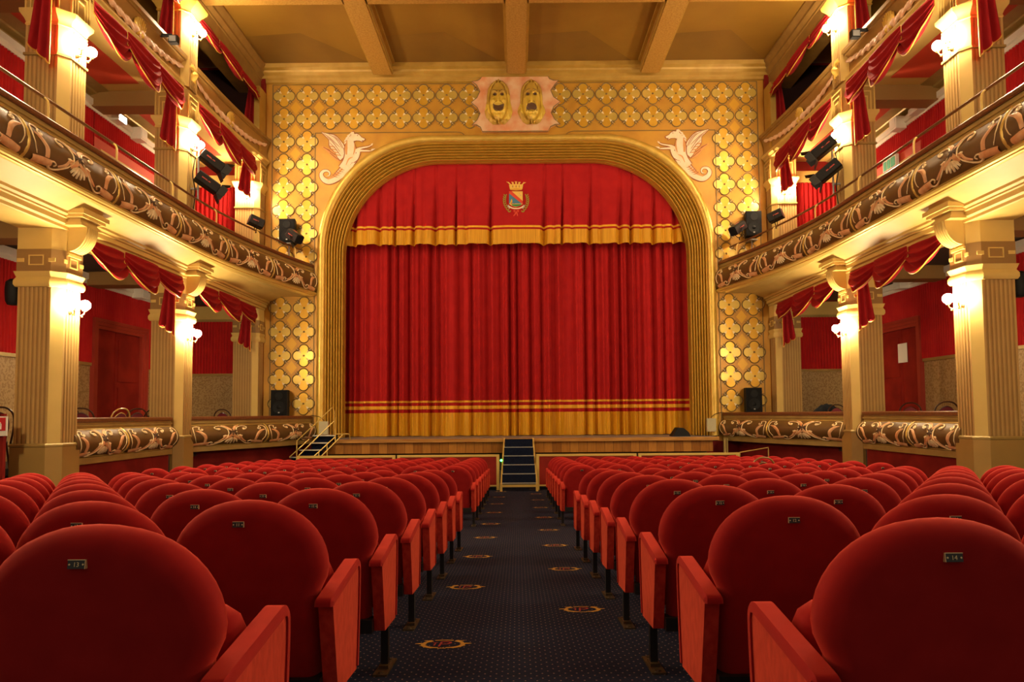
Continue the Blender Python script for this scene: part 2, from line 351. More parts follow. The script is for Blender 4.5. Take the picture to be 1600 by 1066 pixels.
# ---- ceiling with painted diamonds, cornices
m = MB(); m.grid([[(x, y, 10.42) for x in (-9.9, 9.9)] for y in (-3, 20.0)]); CE = struct(m.build('ceiling', CEIL))
m = MB()
for x0, x1 in ((-7.6, -4.1), (-3.6, -.2), (.3, 3.65), (4.2, 7.6)):
    for y0, y1 in ((16.3, 19.9), (12.6, 15.9)):
        cx, cy, a, b = (x0 + x1) / 2, (y0 + y1) / 2, (x1 - x0) / 2, (y1 - y0) / 2
        m.poly([(cx, cy, 10.416), (x1, y1, 10.416), (x0, y1, 10.416)]); m.poly([(cx, cy, 10.416), (x0, cy + b * .1, 10.415), (x0, y1, 10.416)])
m.build('painted_diamond', CEILD, CE, weld=False)
n_beam = 0
for x, wl in ((-3.88, 'left'), (.05, 'middle'), (3.98, 'right')):
    t = thing('ceiling_beam', 'long gold ceiling beam running to the stage wall, the %s one of three' % wl, 'beam', (x, 8, 10.0), 'ceiling beams')
    m = MB(); m.box(x - .26, x + .26, -2.5, 19.62, 10.0, 10.42); m.build('beam_body', BEAM, t, angle=20)
    for s in (-1, 1):
        m = MB(); m.box(x + s * .262, x + s * .30, -2.5, 19.62, 10.03, 10.09); m.box(x + s * .262, x + s * .34, -2.5, 19.62, 10.34, 10.42); m.build('beam_moulding', CORN, t, angle=20)
t = thing('cross_beam', 'gold ceiling beam running crosswise over the front stalls', 'beam', (0, 15.95, 10.03), None)
m = MB()
for a, b in ((-7.55, -4.15), (-3.61, -.22), (.32, 3.71), (4.25, 7.55)): m.box(a, b, 15.7, 16.2, 10.03, 10.42)
m.build('beam_body', BEAM, t, angle=20)

# front cornice over the gilded wall
m = MB()
prof = [(0, 9.93), (.05, 9.95), (.06, 10.02), (.10, 10.06), (.11, 10.14), (.18, 10.2), (.2, 10.25), (.28, 10.3), (.3, 10.42)]
m.grid([[(x, 19.99 - o, h) for o, h in prof] for x in (-7.6, 7.6)]); struct(m.build('trim_1', CORN, angle=25))

# ---- proscenium wall with the arched opening
def arch(t, n=18, hb=-.68):
    """outline of the opening; t = 0 outer edge of the gold frame, 1 inner edge"""
    hw = lerp(5.87, 5.24, t); top = lerp(8.30, 7.74, t); rx = lerp(3.3, 2.98, t); rz = lerp(3.4, 2.95, t)
    P = [(-hw, hb), (-hw, lerp(hb, top - rz, .5))]
    for i in range(n + 1):
        a = PI - PI / 2 * i / n; P.append((-hw + rx + rx * math.cos(a), top - rz + rz * math.sin(a)))
    P.append((0, top))
    return P + [(-x, z) for x, z in P[-2::-1]]
A = arch(0); W = 7.62; TOP = 10.42
def outer(p):
    x, z = p
    if z <= 4.9: return (-W if x < 0 else W, z)
    cx, cz = 0, 4.9; dx, dz = x - cx, z - cz; k = min(W / abs(dx) if dx else 1e9, (TOP - cz) / dz)
    return (dx * k, cz + dz * k)
m = MB(); O = [outer(p) for p in A]
rows = [[(p[0], 20, p[1]) for p in A], [(p[0], 20, p[1]) for p in O]]
m.grid(rows)
for s in (-1, 1):
    m.box(s * 5.87, s * W, 20, 20.1, -2.3, -.68)
# corners: plain backing sheet just behind closes any gap beside the fan of quads
    m.poly([(s * 5.0, 20.03, 8.35), (s * W, 20.03, 8.35), (s * W, 20.03, TOP), (s * 5.0, 20.03, TOP)]); m.poly([(s * 5.95, 20.04, 4.8), (s * W, 20.04, 4.8), (s * W, 20.04, TOP), (s * 5.95, 20.04, TOP)])
WF = struct(m.build('wall_front', WALLG, smooth=False))
# red skirting below the gilded wall
for k, s in ((1, -1), (2, 1)):
    m = MB(); m.box(s * 5.5, s * 7.4, 19.93, 19.99, -2.2, -.84); struct(m.build('baseboard_' + SIDE[s], REDW))

# painted stencil: lines and quatrefoils, flat relief on the wall
m = MB(); Y0 = 19.992
def line(x0, z0, x1, z1, wd=.03, mi=0, y=Y0):
    if abs(x1 - x0) > abs(z1 - z0): m.box(x0, x1, y - .006, y, z0 - wd / 2, z0 + wd / 2, mi)
    else: m.box(x0 - wd / 2, x0 + wd / 2, y - .006, y, z0, z1, mi)
for s in (-1, 1):
    line(s * 7.25, -.6, s * 7.25, 9.9); line(s * 5.97, -.6, s * 5.97, 8.42, .025)
    line(s * 7.25, 9.9, s * 1.35, 9.9, .02); line(s * 5.97, 8.42, s * 1.75, 8.42, .025)
    line(s * 7.5, -.6, s * 7.5, 9.9, .02)
    P = cr([(s * 1.75, Y0 - .004, 8.42), (s * 1.6, Y0 - .004, 8.39), (s * 1.5, Y0 - .004, 8.3)], 4); m.tube(P, .012, 5)
m.build('painted_line', QLINE, WF, angle=20)
m = MB()
def disc(cx, cz, r, y, mi, n=18): m.poly([(cx + r * math.cos(2 * PI * k / n), y, cz + r * math.sin(2 * PI * k / n)) for k in range(n)], mi)
def quatrefoil(cx, cz, R=.150, D=.178):
    y = Y0 - .003
    # outline: four arcs
    out = []
    for q in range(4):
        a0 = q * PI / 2
        for k in range(13):
            a = a0 - math.radians(104.5) + math.radians(209) * k / 12
            out.append((cx + D * math.cos(a0) + R * math.cos(a), y - .004, cz + D * math.sin(a0) + R * math.sin(a)))
    m.tube(out, .0165, 5, 2, closed=True)
    disc(cx, cz, .165, y - .001, 0)
    for q in range(4):
        a0 = q * PI / 2; disc(cx + D * math.cos(a0), cz + D * math.sin(a0), R - .004, y - .002 - .0006 * (q % 2), 0 if q % 2 else 1)
    for q in range(4):
        a = PI / 4 + q * PI / 2; ca, sa = math.cos(a), math.sin(a)
        m.add([(cx + ca * r + -sa * w_, y - .007, cz + sa * r + ca * w_) for r, w_ in ((.105, 0), (.19, .032), (.275, 0), (.19, -.032))], [(0, 1, 2, 3)], 3)
        m.add([(cx + ca * r + -sa * w_, y - .006, cz + sa * r + ca * w_) for r, w_ in ((.20, .045), (.335, .045), (.27, 0), (.335, -.045), (.20, -.045))], [(0, 1, 2, 3, 4)], 2)
    m.lathe([(.03, 0), (.03, .008), (.018, .016), (0, .018)], (cx, y, cz), (0, -1, 0), 8, 2)
QX = [6.91 - .695 * k for k in range(9)]
for s in (-1, 1):
    for k in range(9):
        for r in range(2): quatrefoil(s * QX[k], 9.55 - .695 * r)
    for r in range(2, 9):
        for k in range(2): quatrefoil(s * QX[k], 9.55 - .695 * r)
    for r in range(6):
        for k in range(2): quatrefoil(s * (6.97 - .71 * k), 3.16 - .705 * r)
    for (x, z) in [(QX[0] - .3475, 9.2), (QX[0] - .3475, 8.5), (QX[0] - .3475, 7.8), (QX[1] - .3475, 9.2), (6.62, 2.1), (6.62, 1.4), (6.62, 2.8)]:
        m.add([(s * x, Y0 - .001, z + .2), (s * x + .16, Y0 - .001, z), (s * x, Y0 - .001, z - .2), (s * x - .16, Y0 - .001, z)], [(0, 1, 2, 3)], 4)
m.build('quatrefoil_stencil', [QGOLD, QPALE, QLINE, DART, QDIAM], WF, weld=False, angle=30)

# painted winged sea horses in the spandrels (flat painting on the wall)
def sea_horse(s):
    m = MB(); K = .0190 / 9.69
    cv = lambda p: (-(808 - (490 + p[0] / 9.69)) * .01893, 8.77 - p[1] * K)
    def st(pts, wid, mi, off=0.0, crown=.004):
        W_ = [x * K for x in wid] if isinstance(wid, (list, tuple)) else wid * K
        m.ribbon([cv(p) for p in pts], W_, lambda u, v, o: (-s * u if s > 0 else u, Y0 - .004 - off - o, v), mi, crown)
    def pg(pts, mi, off=0.0):
        P = [cv(p) for p in pts]; m.poly([(-s * u if s > 0 else u, Y0 - .004 - off, v) for u, v in P], mi)
    tail = [(600, 560), (520, 690), (430, 800), (330, 890), (230, 930), (150, 890), (120, 820), (155, 770), (215, 765), (250, 800), (240, 840), (205, 845)]
    st(tail, [180, 176, 162, 132, 106, 90, 76, 60, 48, 38, 30, 22], 2, 0); st(tail, [150, 147, 132, 104, 80, 66, 52, 40, 30, 23, 17, 10], 0, .003)
    wing2 = [(120, 385), (200, 405), (290, 455), (350, 540), (400, 630), (300, 575), (230, 490)]
    pg(wing2, 1, .002)
    for a, b in (((200, 425), (330, 520)), ((250, 490), (370, 590)), ((150, 400), (250, 450))): st([a, b], 9, 2, .004, 0)
    wing = [(118, 165), (210, 190), (310, 210), (365, 250), (400, 290), (450, 350), (482, 420), (455, 560), (410, 605), (370, 560), (330, 480), (270, 420), (240, 370), (235, 285), (180, 225)]
    st(wing + wing[:1], 22, 2, .001, 0); pg(wing, 0, .003)
    for a, b, c in (((150, 185), (260, 270), (400, 400)), ((200, 240), (300, 330), (400, 470)), ((245, 330), (330, 420), (420, 540)), ((230, 200), (340, 270), (440, 420)), ((300, 215), (390, 300), (465, 440))): st([a, b, c], [4, 11, 6], 2, .005, 0)
    for a, b in (((250, 385), (330, 400)), ((280, 430), (360, 445)), ((310, 475), (385, 490)), ((345, 520), (410, 530))): st([a, b], [22, 8], 1, .0045, 0)
    st([(490, 700), (390, 800), (300, 860), (220, 895)], [40, 44, 34, 16], 1, .0065, 0)
    torso = [(600, 225), (560, 320), (560, 430), (560, 530), (520, 640), (450, 740)]
    st(torso, [80, 142, 198, 192, 176, 170], 2, .003); st(torso, [55, 112, 166, 162, 148, 140], 0, .006, .01)
    st([(512, 300), (500, 420), (505, 520)], [10, 44, 20], 1, .017, 0); st([(625, 330), (632, 430), (610, 520)], [6, 26, 10], 1, .017, 0); st([(600, 560), (540, 590), (500, 680)], [8, 22, 8], 1, .017, 0)
    for pts, wd in (([(575, 610), (640, 570), (680, 510), (705, 462), (790, 460), (865, 462)], [90, 84, 56, 34, 26, 20]), ([(640, 470), (690, 432), (740, 415), (840, 395), (880, 375)], [60, 40, 26, 20, 14])):
        st(pts, [x + 22 for x in wd], 2, .004); st(pts, wd, 0, .008, .006)
    pg([(862, 470), (890, 432), (945, 430), (900, 460)], 0, .009); pg([(868, 392), (880, 355), (908, 345), (905, 372)], 0, .009)
    head = [(560, 255), (585, 185), (612, 160), (622, 200), (660, 195), (700, 215), (730, 250), (785, 278), (772, 300), (735, 300), (752, 325), (700, 302), (650, 300), (615, 310)]
    st(head + head[:1], 20, 2, .007, 0); pg(head, 0, .009)
    eye = cv((672, 222)); m.lathe([(.016, 0), (.012, .004), (0, .005)], (-s * eye[0] if s > 0 else eye[0], Y0 - .012, eye[1]), (0, -1, 0), 8, 2)
    for a, b in (((585, 190), (560, 210)), ((560, 210), (520, 240)), ((545, 235), (490, 290)), ((530, 270), (470, 320)), ((520, 310), (475, 360)), ((600, 175), (575, 195))): st([a, ((a[0] + b[0]) / 2 - 14, (a[1] + b[1]) / 2), b], [26, 22, 6], 0, .010, .004)
    for k in range(9):
        q = k / 9; st([(lerp(560, 300, q) - 45 + 10 * (k % 2), lerp(640, 860, q) - 20), (lerp(560, 300, q), lerp(640, 870, q) + 14), (lerp(560, 300, q) + 42, lerp(650, 900, q) - 6)], 7, 2, .010, 0)
    o = m.build('painted_sea_horse', [HCREAM, HPEACH, HLINE], WF, weld=False, angle=60); return o
for s in (-1, 1): sea_horse(s)

# ---- proscenium arch frame: smooth gilded band and stepped ribs
t = thing('proscenium_arch', 'gilded ribbed arch frame around the red stage curtain', 'arch', (0, 20, -.68))
def sweep_arch(profile, name, mt, angle=40):
    m = MB(); m.grid([[(p[0], y, p[1]) for p in arch(tt, 26)] for tt, y in profile]); return m.build(name, mt, t, angle=angle)
sweep_arch([(0, 20.0), (0, 19.93), (.04, 19.90), (.12, 19.88), (.22, 19.88), (.30, 19.91), (.345, 19.95), (.35, 20.02)], 'gilded_band', LEAF)
ribs = 7
for k in range(ribs):
    t0 = .35 + .65 * k / ribs; t1 = .35 + .65 * (k + 1) / ribs; y0 = 20.0 + .085 * k; pr = [(t0, y0 + .06)]
    for q in range(7):
        a = PI * q / 6; pr.append((lerp(t0, t1, .02 + .58 * (.5 - .5 * math.cos(a))), y0 + .03 - .05 * math.sin(a) ** .8))
    pr += [(lerp(t0, t1, .62), y0 + .17), (lerp(t0, t1, .98), y0 + .18), (t1, y0 + .14)]
    sweep_arch(pr, 'rib', RIBG, 50)
m = MB(); m.grid([[(p[0], y, p[1]) for p in arch(1, 26)] for y in (20.66, 20.8)]); m.build('inner_reveal', RIBG, t)

# ---- stage: floor and oak apron
t = thing('stage_apron', 'low wooden stage front of oak planks below the curtain', 'stage', (0, 19.3, -2.08))
m = MB(); m.box(-5.48, 5.5, 19.32, 19.42, -1.10, -.79); m.build('plank_front', OAK, t, angle=20)
m = MB(); m.box(-5.2, 5.66, 19.22, 20.2, -.79, -.69); m.build('edge_board', OAKE, t, angle=20)
m = MB(); m.box(-5.25, 5.25, 20.0, 22.4, -.75, -.686); m.box(-5.15, 5.6, 19.28, 20.2, -.695, -.684); m.build('stage_floor', STAGEF, t, angle=20)
m = MB(); m.box(-5.3, 5.4, 19.7, 19.8, -2.15, -.79); m.build('understage_panel', DARK, t, angle=20)
# backing behind the curtain
m = MB(); m.box(-7, 7, 22.4, 22.5, -2, 9); struct(m.build('wall_stage', DARK))

# ---- stage curtain
def main_y(x, h):
    k = lerp(.75, 1.0, (7 - h) / 8)
    a = 2 * PI * (x + .12 * math.sin(1.9 * x) + .05 * math.sin(5.3 * x + 1)) / .385
    f_ = math.sin(a) + .38 * math.sin(2.31 * a + .7) + .28 * math.sin(.47 * a + 2.1)
    return 21.30 + k * .115 * (f_ + .35 * math.sin(a * 1.5 + 1.2))
def sheet(yf, xs, hs, off=0.0): return [[(x, yf(x, h) - off, h) for x in xs] for h in hs]
def wav(h0, amp, x): return h0 + amp * math.sin(x * 3.1) + amp * .6 * math.sin(x * 9.7 + .5)
t = thing('stage_curtain', 'large red pleated stage curtain with gold stripes and gold fringe, closed', 'curtain', (0, 21, -.68))
XS = [-5.7 + .0165 * i for i in range(692)]
m = MB(); m.grid(sheet(main_y, XS, [-.02, .5, 1.5, 3, 4.5, 6.2])); m.build('drape', CURT, t, angle=180)
for (a, b, mt, nm) in ((.42, .36, CGOLD, 'gold_stripe'), (.26, .155, CGOLD, 'gold_stripe')):
    m = MB(); m.grid(sheet(main_y, XS, [b, a], .012)); m.build(nm, mt, t, angle=180)
m = MB(); m.grid([[(x, main_y(x, h) - .016 - .012 * math.sin(x * 230 + 3 * math.sin(x * 31)) * (.04 - h), (h if h > -.5 else wav(-.672, .005, x))) for x in [-5.7 + .0057 * i for i in range(2001)]] for h in (.045, -.05, -.3, -.672)])
m.build('fringe', FRINGE, t, angle=180)

VB = [-5.45, -5.0, -4.25, -3.76, -3.18, -2.51, -1.87, -.80, .86, 1.42, 2.28, 3.2, 3.57, 4.25, 4.9, 5.4]
def val_y(x, h):
    k = min(max((7.6 - h) / 2.1, 0.12), 1.0)
    y = 20.84 + .012 * math.sin(x * 7.3 + 1)
    g = 0.0
    for i, b in enumerate(VB):
        wd = (.045 + .035 * ((i * 7) % 3) / 2) * (.45 + .55 * k); d = (x - b - .05 * (1 - k)) / wd
        if abs(d) < 4: g += math.exp(-d * d)
        d2 = (x - b - .32) / .06
        if abs(d2) < 4 and abs(x) > 1: g += .34 * math.exp(-d2 * d2)
    return y + k * .24 * min(g, 1.1) - k * .025 * math.cos(x * 4.1)
t = thing('curtain_valance', 'red pelmet with gold fringe and town crest, hanging above the main curtain', 'valance', (0, 20.85, 5.3))
XV = [-5.6 + .0165 * i for i in range(680)]
m = MB(); m.grid(sheet(val_y, XV, [5.6, 6.0, 6.4, 6.8, 7.2, 7.7, 8.2])); m.build('drape', CURT, t, angle=180)
m = MB(); m.grid(sheet(val_y, XV, [5.755, 5.815], .010)); m.build('gold_stripe', CGOLD, t, angle=180)
m = MB(); m.grid([[(x, val_y(x, h) - .014 - .010 * math.sin(x * 230) * (5.7 - h), (h if h > 5.4 else wav(5.245, .012, x * 1.3))) for x in [-5.6 + .0066 * i for i in range(1698)]] for h in (5.695, 5.6, 5.45, 5.25)])
m.build('fringe', FRINGE, t, angle=180)

# crest embroidered on the valance
m = MB(); KC = .0196 / 11.84
def fc(p, off=0.0):
    u = (p[0] - 570) * KC + .01; v = 6.64 - (p[1] - 560) * KC; return (u, val_y(u, v) - .012 - off, v)
def pgc(pts, mi, off=0.0): m.poly([fc(p, off) for p in pts], mi)
def stc(pts, wid, mi, off=0.0): m.ribbon(pts, wid, lambda u, v, o: fc((u, v), off), mi, smooth=len(pts) > 2, n=4)
# 0 blue 1 red 2 yellow 3 green 4 olive 5 amber 6 grey 7 brown 8 cream
pgc([(440, 415), (695, 415), (695, 655), (640, 690), (565, 712), (490, 690), (440, 655)], 2, 0)
pgc([(440, 440), (680, 650), (440, 650)], 0, .002); pgc([(440, 415), (490, 415), (695, 600), (695, 650), (680, 655), (440, 455)], 1, .003)
pgc([(480, 662), (680, 658), (640, 690), (565, 705), (500, 688)], 3, .003)
pgc([(450, 655), (480, 575), (500, 548), (540, 548), (560, 600), (570, 655)], 5, .004)
stc([(490, 655), (490, 630)], 12, 7, .006); stc([(540, 655), (540, 635)], 12, 7, .006)
for x, y in ((630, 460), (610, 492), (655, 490)):
    m.lathe([(11 * KC, 0), (8 * KC, .003), (0, .004)], fc((x, y), .003), (0, -1, 0), 8, 6)
pgc([(455, 370), (440, 290), (500, 278), (572, 275), (645, 278), (705, 290), (690, 370), (572, 358)], 2, .001)
pgc([(455, 372), (572, 352), (690, 372), (680, 388), (572, 400), (465, 388)], 5, .002)
for x0, x1, y0, y1, lean in ((445, 500, 232, 290, -60), (498, 540, 232, 282, -14), (552, 592, 222, 278, 0), (604, 645, 232, 282, 14), (655, 700, 240, 290, 60)):
    w_ = 22; cx = (x0 + x1) / 2; pgc([(cx - w_ * .7, y1), (cx + w_ * .7, y1), (cx + w_ * .7 + lean * .6, y0 + 24), (cx + w_ * 1.2 + lean, y0 + 8), (cx - w_ * 1.2 + lean, y0), (cx - w_ * .7 + lean * .6, y0 + 24)], 2, .003)
for x in (510, 572, 632):
    stc([(x, 340), (x, 312)], 14, 7, .004); stc([(x - 4, 300), (x + 4, 300)], 14, 7, .004)
for s in (-1, 1):
    stc([(570 + s * 190, 490), (570 + s * 235, 600), (570 + s * 200, 720), (570 + s * 110, 810)], 8, 4, .001)
    for k in range(9):
        q = k / 8; x = 570 + s * (200 + 40 * math.sin(q * 2.4) - 100 * q * q); y = 490 + 310 * q
        for d in (-1, 1): stc([(x, y + 14), (x + s * d * 18, y - 4), (x + s * d * 26, y - 26)], [8, 22, 4], 4, .002)
    stc([(570 + s * 155, 680), (570 + s * 130, 715), (570 + s * 110, 735)], 34, 6, .002)
    stc([(570 + s * 6, 790), (570 + s * 40, 780), (570 + s * 30, 815)], [10, 26, 12], 1, .004)
    stc([(570, 800), (570 + s * 20, 850), (570 + s * 50 * (1 if s < 0 else .5), 885)], [22, 24, 14], 1, .004)
stc([(430, 700), (500, 735), (570, 742), (640, 735), (705, 700)], 24, 8, .004)
m.build('crest', [CBLUE, CRED, CYEL, CGRN, COLV, CORA, CGRY, CDRK, HCREAM], t, weld=False, smooth=False)

# ---- mask panel above the arch
t = thing('mask_panel', 'rose marble panel with gilded laughing and weeping theatre masks above the arch', 'relief', (0, 19.95, 8.4))
KM = .0191 / 9.69
fm = lambda p, y: (.0 + (p[0] - 755) * KM + .02, y, 9.235 - (p[1] - 545) * KM)
out = [(250, 118), (1240, 118), (1270, 165), (1330, 188), (1405, 190), (1350, 255), (1288, 345), (1330, 445), (1430, 522), (1330, 600), (1290, 690), (1340, 790), (1425, 868), (1350, 872), (1280, 905), (1240, 975), (250, 975), (220, 905), (160, 868), (95, 868), (170, 795), (215, 695), (170, 600), (82, 522), (170, 450), (215, 350), (165, 255), (95, 195), (180, 185), (220, 160)]
m = MB(); m.prism(out, lambda u, v, d: fm((u, v), d), 19.90, 20.0); m.build('marble_slab', MARB, t, angle=20)
m = MB(); m.tube([fm(p, 19.90) for p in out], .014, 6, closed=True); m.build('panel_edging', QLINE, t)
def G(x, y, cx, cy, sx, sy): return math.exp(-((x - cx) / sx) ** 2 - ((y - cy) / sy) ** 2)
def mask(cx, cy, sad):
    NU, NV = 56, 72; rows = []; Hh, Ww = .68, .42
    def half(v):
        pts = [(0, .40), (.06, .62), (.16, .88), (.29, 1.0), (.40, .92), (.52, .84), (.65, .82), (.80, .74), (.90, .58), (.97, .32), (1, .10)]
        if sad: pts = [(0, .34), (.05, .62), (.15, .80), (.27, 1.0), (.36, .94), (.46, .80), (.65, .78), (.80, .72), (.90, .56), (.97, .32), (1, .10)]
        for (a, b), (c, d) in zip(pts, pts[1:]):
            if v <= c: return lerp(b, d, (v - a) / (c - a))
        return .1
    fw = lambda v: .56 * math.sqrt(max(1 - ((v - .5) / .42) ** 2, 0)) + .06      # half width of the face inside the hair
    my, mo = (.355, .255) if not sad else (.345, .26)
    def height(x, y, u):
        rim = max(0, (1 - abs(u) ** 5)) * min(1, (y + .02) * 16, (1.02 - y) * 12)
        d = .05 * rim; a = abs(x); f_ = fw(y)
        d += .055 * math.exp(-((a - (f_ + .20)) / .15) ** 2) * rim                             # rolled hair
        d -= .035 * math.exp(-((a - f_) / .045) ** 2) * rim                                    # groove between hair and face
        if a < f_: d += .07 * (1 - (a / f_) ** 2) ** .5
        d += .085 * math.exp(-(x / (.045 + .12 * max(0, .68 - y))) ** 2) * (1 if .49 < y < .70 else math.exp(-((y - (.49 if y <= .49 else .70)) / .02) ** 2))   # nose
        by = .715 + ((.035 - .12 * a) if sad else (-.025 + .09 * a))
        d += .045 * math.exp(-((y - by) / .018) ** 2) * math.exp(-((a - .27) / .2) ** 4)
        d -= .06 * G(a, y, .255, .652, .11, .026)
        if sad: d += .05 * G(a, y, .34, .44, .10, .10) - .03 * G(a, y, .24, .47, .03, .08)
        else: d += .085 * G(a, y, .40, .50, .13, .05) - .03 * G(a, y, .30, .44, .05, .03)
        q = (x / .40) ** 2 + ((y - my) / .105) ** 2
        d += .045 * math.exp(-((math.sqrt(q) - 1.0) / .16) ** 2)                               # lips around the open mouth
        if q < 1: d -= .05 * (1 - q)
        d += .05 * G(x, y, 0, .18, .20, .07) + (.012 * math.sin(x * 24 + 10 * y) if y < .26 else 0) + .007 * math.sin(a * 44 + 6 * y) * (a > f_)
        return max(d, .004)
    U, Vv = [], []
    for j in range(NV + 1):
        v = j / NV; rows.append([(cx + (-1 + 2 * i / NU) * half(v) * Ww, 19.90 - height((-1 + 2 * i / NU) * half(v), v, -1 + 2 * i / NU), cy + (v - .5) * 2 * Hh) for i in range(NU + 1)])
    def reg(i, j):
        v = (j + .5) / NV; x = (-1 + 2 * (i + .5) / NU) * half(v); return 1 if abs(x) > fw(v) + .02 or v > .93 else 0
    m = MB(); m.grid(rows, mfun=reg); o = m.build('sad_mask' if sad else 'laughing_mask', [MASKG, HAIRG], t, angle=180)
    o['label'] = 'gilded mask with drooping open mouth' if sad else 'gilded mask with laughing open mouth'
    P3 = lambda x, y, off: (cx + x * Ww, 19.90 - height(x, y, x / half(y)) - off, cy + (y - .5) * 2 * Hh)
    h = MB()
    for s in (-1, 1):
        ring = [P3(s * .255 + .125 * math.cos(a), .652 + .030 * math.sin(a), .012) for a in [2 * PI * k / 16 for k in range(16)]]; c = P3(s * .255, .652, .012)
        h = MB(); h.add([c] + ring, [(0, 1 + k, 1 + (k + 1) % 16) for k in range(16)]); h.build('eye_opening', MASKD, o, smooth=False); h = MB()
    if not sad: pm = [(-.37, .415), (-.2, .405), (0, .402), (.2, .405), (.37, .415), (.35, .35), (.24, .285), (0, .255), (-.24, .285), (-.35, .35)]
    else: pm = [(-.37, .265), (-.34, .36), (-.22, .42), (0, .438), (.22, .42), (.34, .36), (.37, .265), (.2, .30), (0, .31), (-.2, .30)]
    yo = 19.90 - height(0, my + .10, 0) + .004
    h.poly([(cx + u * Ww, 19.90 - height(u, v, 0) - .03, cy + (v - .5) * 2 * Hh) for u, v in pm]); h.build('mouth_opening', MASKD, o, smooth=False, weld=False)
    q = cr([P3(u, v, .012) for u, v in pm + pm[:1]], 3); e = MB(); e.tube(q, .010, 5); e.build('lip_line', MASKO, o)
    for s in (-1, 1):
        if sad: br = [(s * .10, .755), (s * .25, .735), (s * .46, .69)]
        else: br = [(s * .08, .695), (s * .25, .735), (s * .46, .745)]
        e = MB(); e.tube(cr([P3(u, v, .004) for u, v in br], 4), lambda z: .008 + .012 * math.sin(PI * z), 6); e.build('eyebrow', MASKO, o)
        e = MB(); e.tube(cr([P3(s * .13, .50, .002), P3(s * .27, .46, .002), P3(s * .40, .40, .002)] if not sad else [P3(s * .12, .50, .002), P3(s * .24, .45, .002), P3(s * .44, .30, .002)], 4), .007, 5); e.build('cheek_line', MASKO, o)
mask(-.49, 9.27, False); mask(.49, 9.27, True)
# ================================================================== SIDES OF THE HALL: boxes, columns, balconies
XC0, XC1 = 7.43, 8.10           # hall face and box face of the columns
CY = [-1.55, 2.65, 6.85, 11.0, 15.05]   # front faces of the columns (further bays of the same rhythm lie behind the view)
CD = .54

class Plan:
    def __init__(s, pts):
        s.p = pts; s.c = [0]
        for a, b in zip(pts, pts[1:]): s.c.append(s.c[-1] + math.hypot(b[0] - a[0], b[1] - a[1]))
        s.L = s.c[-1]
    def at(s, d):
        d = min(max(d, 0), s.L); k = 0
        while k < len(s.c) - 2 and s.c[k + 1] < d: k += 1
        q = (d - s.c[k]) / (s.c[k + 1] - s.c[k]); a, b = s.p[k], s.p[k + 1]
        def nrm(i):
            a_ = s.p[max(i - 1, 0)]; b_ = s.p[min(i + 1, len(s.p) - 1)]; tx, ty = b_[0] - a_[0], b_[1] - a_[1]; l = math.hypot(tx, ty); return (-ty / l, tx / l)
        n0, n1 = nrm(k), nrm(k + 1); nx, ny = lerp(n0[0], n1[0], q), lerp(n0[1], n1[1], q); l = math.hypot(nx, ny)
        return lerp(a[0], b[0], q), lerp(a[1], b[1], q), nx / l, ny / l
    def s_at_y(s, y):
        for k in range(len(s.p) - 1):
            if s.p[k][1] <= y <= s.p[k + 1][1]: return s.c[k] + (y - s.p[k][1]) / (s.p[k + 1][1] - s.p[k][1]) * (s.c[k + 1] - s.c[k])
        return s.L
class Prof:
    def __init__(s, pts):
        s.p = pts; s.c = [0]
        for a, b in zip(pts, pts[1:]): s.c.append(s.c[-1] + math.hypot(b[0] - a[0], b[1] - a[1]))
        s.L = s.c[-1]
    def at(s, v):
        d = min(max(v, 0), 1) * s.L; k = 0
        while k < len(s.c) - 2 and s.c[k + 1] < d: k += 1
        q = (d - s.c[k]) / (s.c[k + 1] - s.c[k]); a, b = s.p[k], s.p[k + 1]; tx, ty = b[0] - a[0], b[1] - a[1]; l = math.hypot(tx, ty)
        o, h = lerp(a[0], b[0], q), lerp(a[1], b[1], q); n = (ty / l, -tx / l)
        if n[0] < 0: n = (-n[0], -n[1])
        return o, h, n[0], n[1]
def surf(sd, plan, prof, s0, v, off):
    """plans are written for the left side with x > 0 (distance from the middle axis), normals towards the axis"""
    x, y, nx, ny = plan.at(s0); o, h, no, nh = prof.at(v)
    oo = o + off * no
    return (sd * (x + nx * oo), y + ny * oo, h + off * nh)
def strip(m, sd, plan, prof_pts, s0, s1, n=40, mi=0):
    rows = []
    for i in range(n + 1):
        x, y, nx, ny = plan.at(lerp(s0, s1, i / n)); rows.append([(sd * (x + nx * o), y + ny * o, h) for o, h in prof_pts])
    m.grid(rows, mi)
    return m
def endcap(m, sd, plan, prof_pts, s0, mi=0):
    x, y, nx, ny = plan.at(s0); m.poly([(sd * (x + nx * o), y + ny * o, h) for o, h in prof_pts], mi)

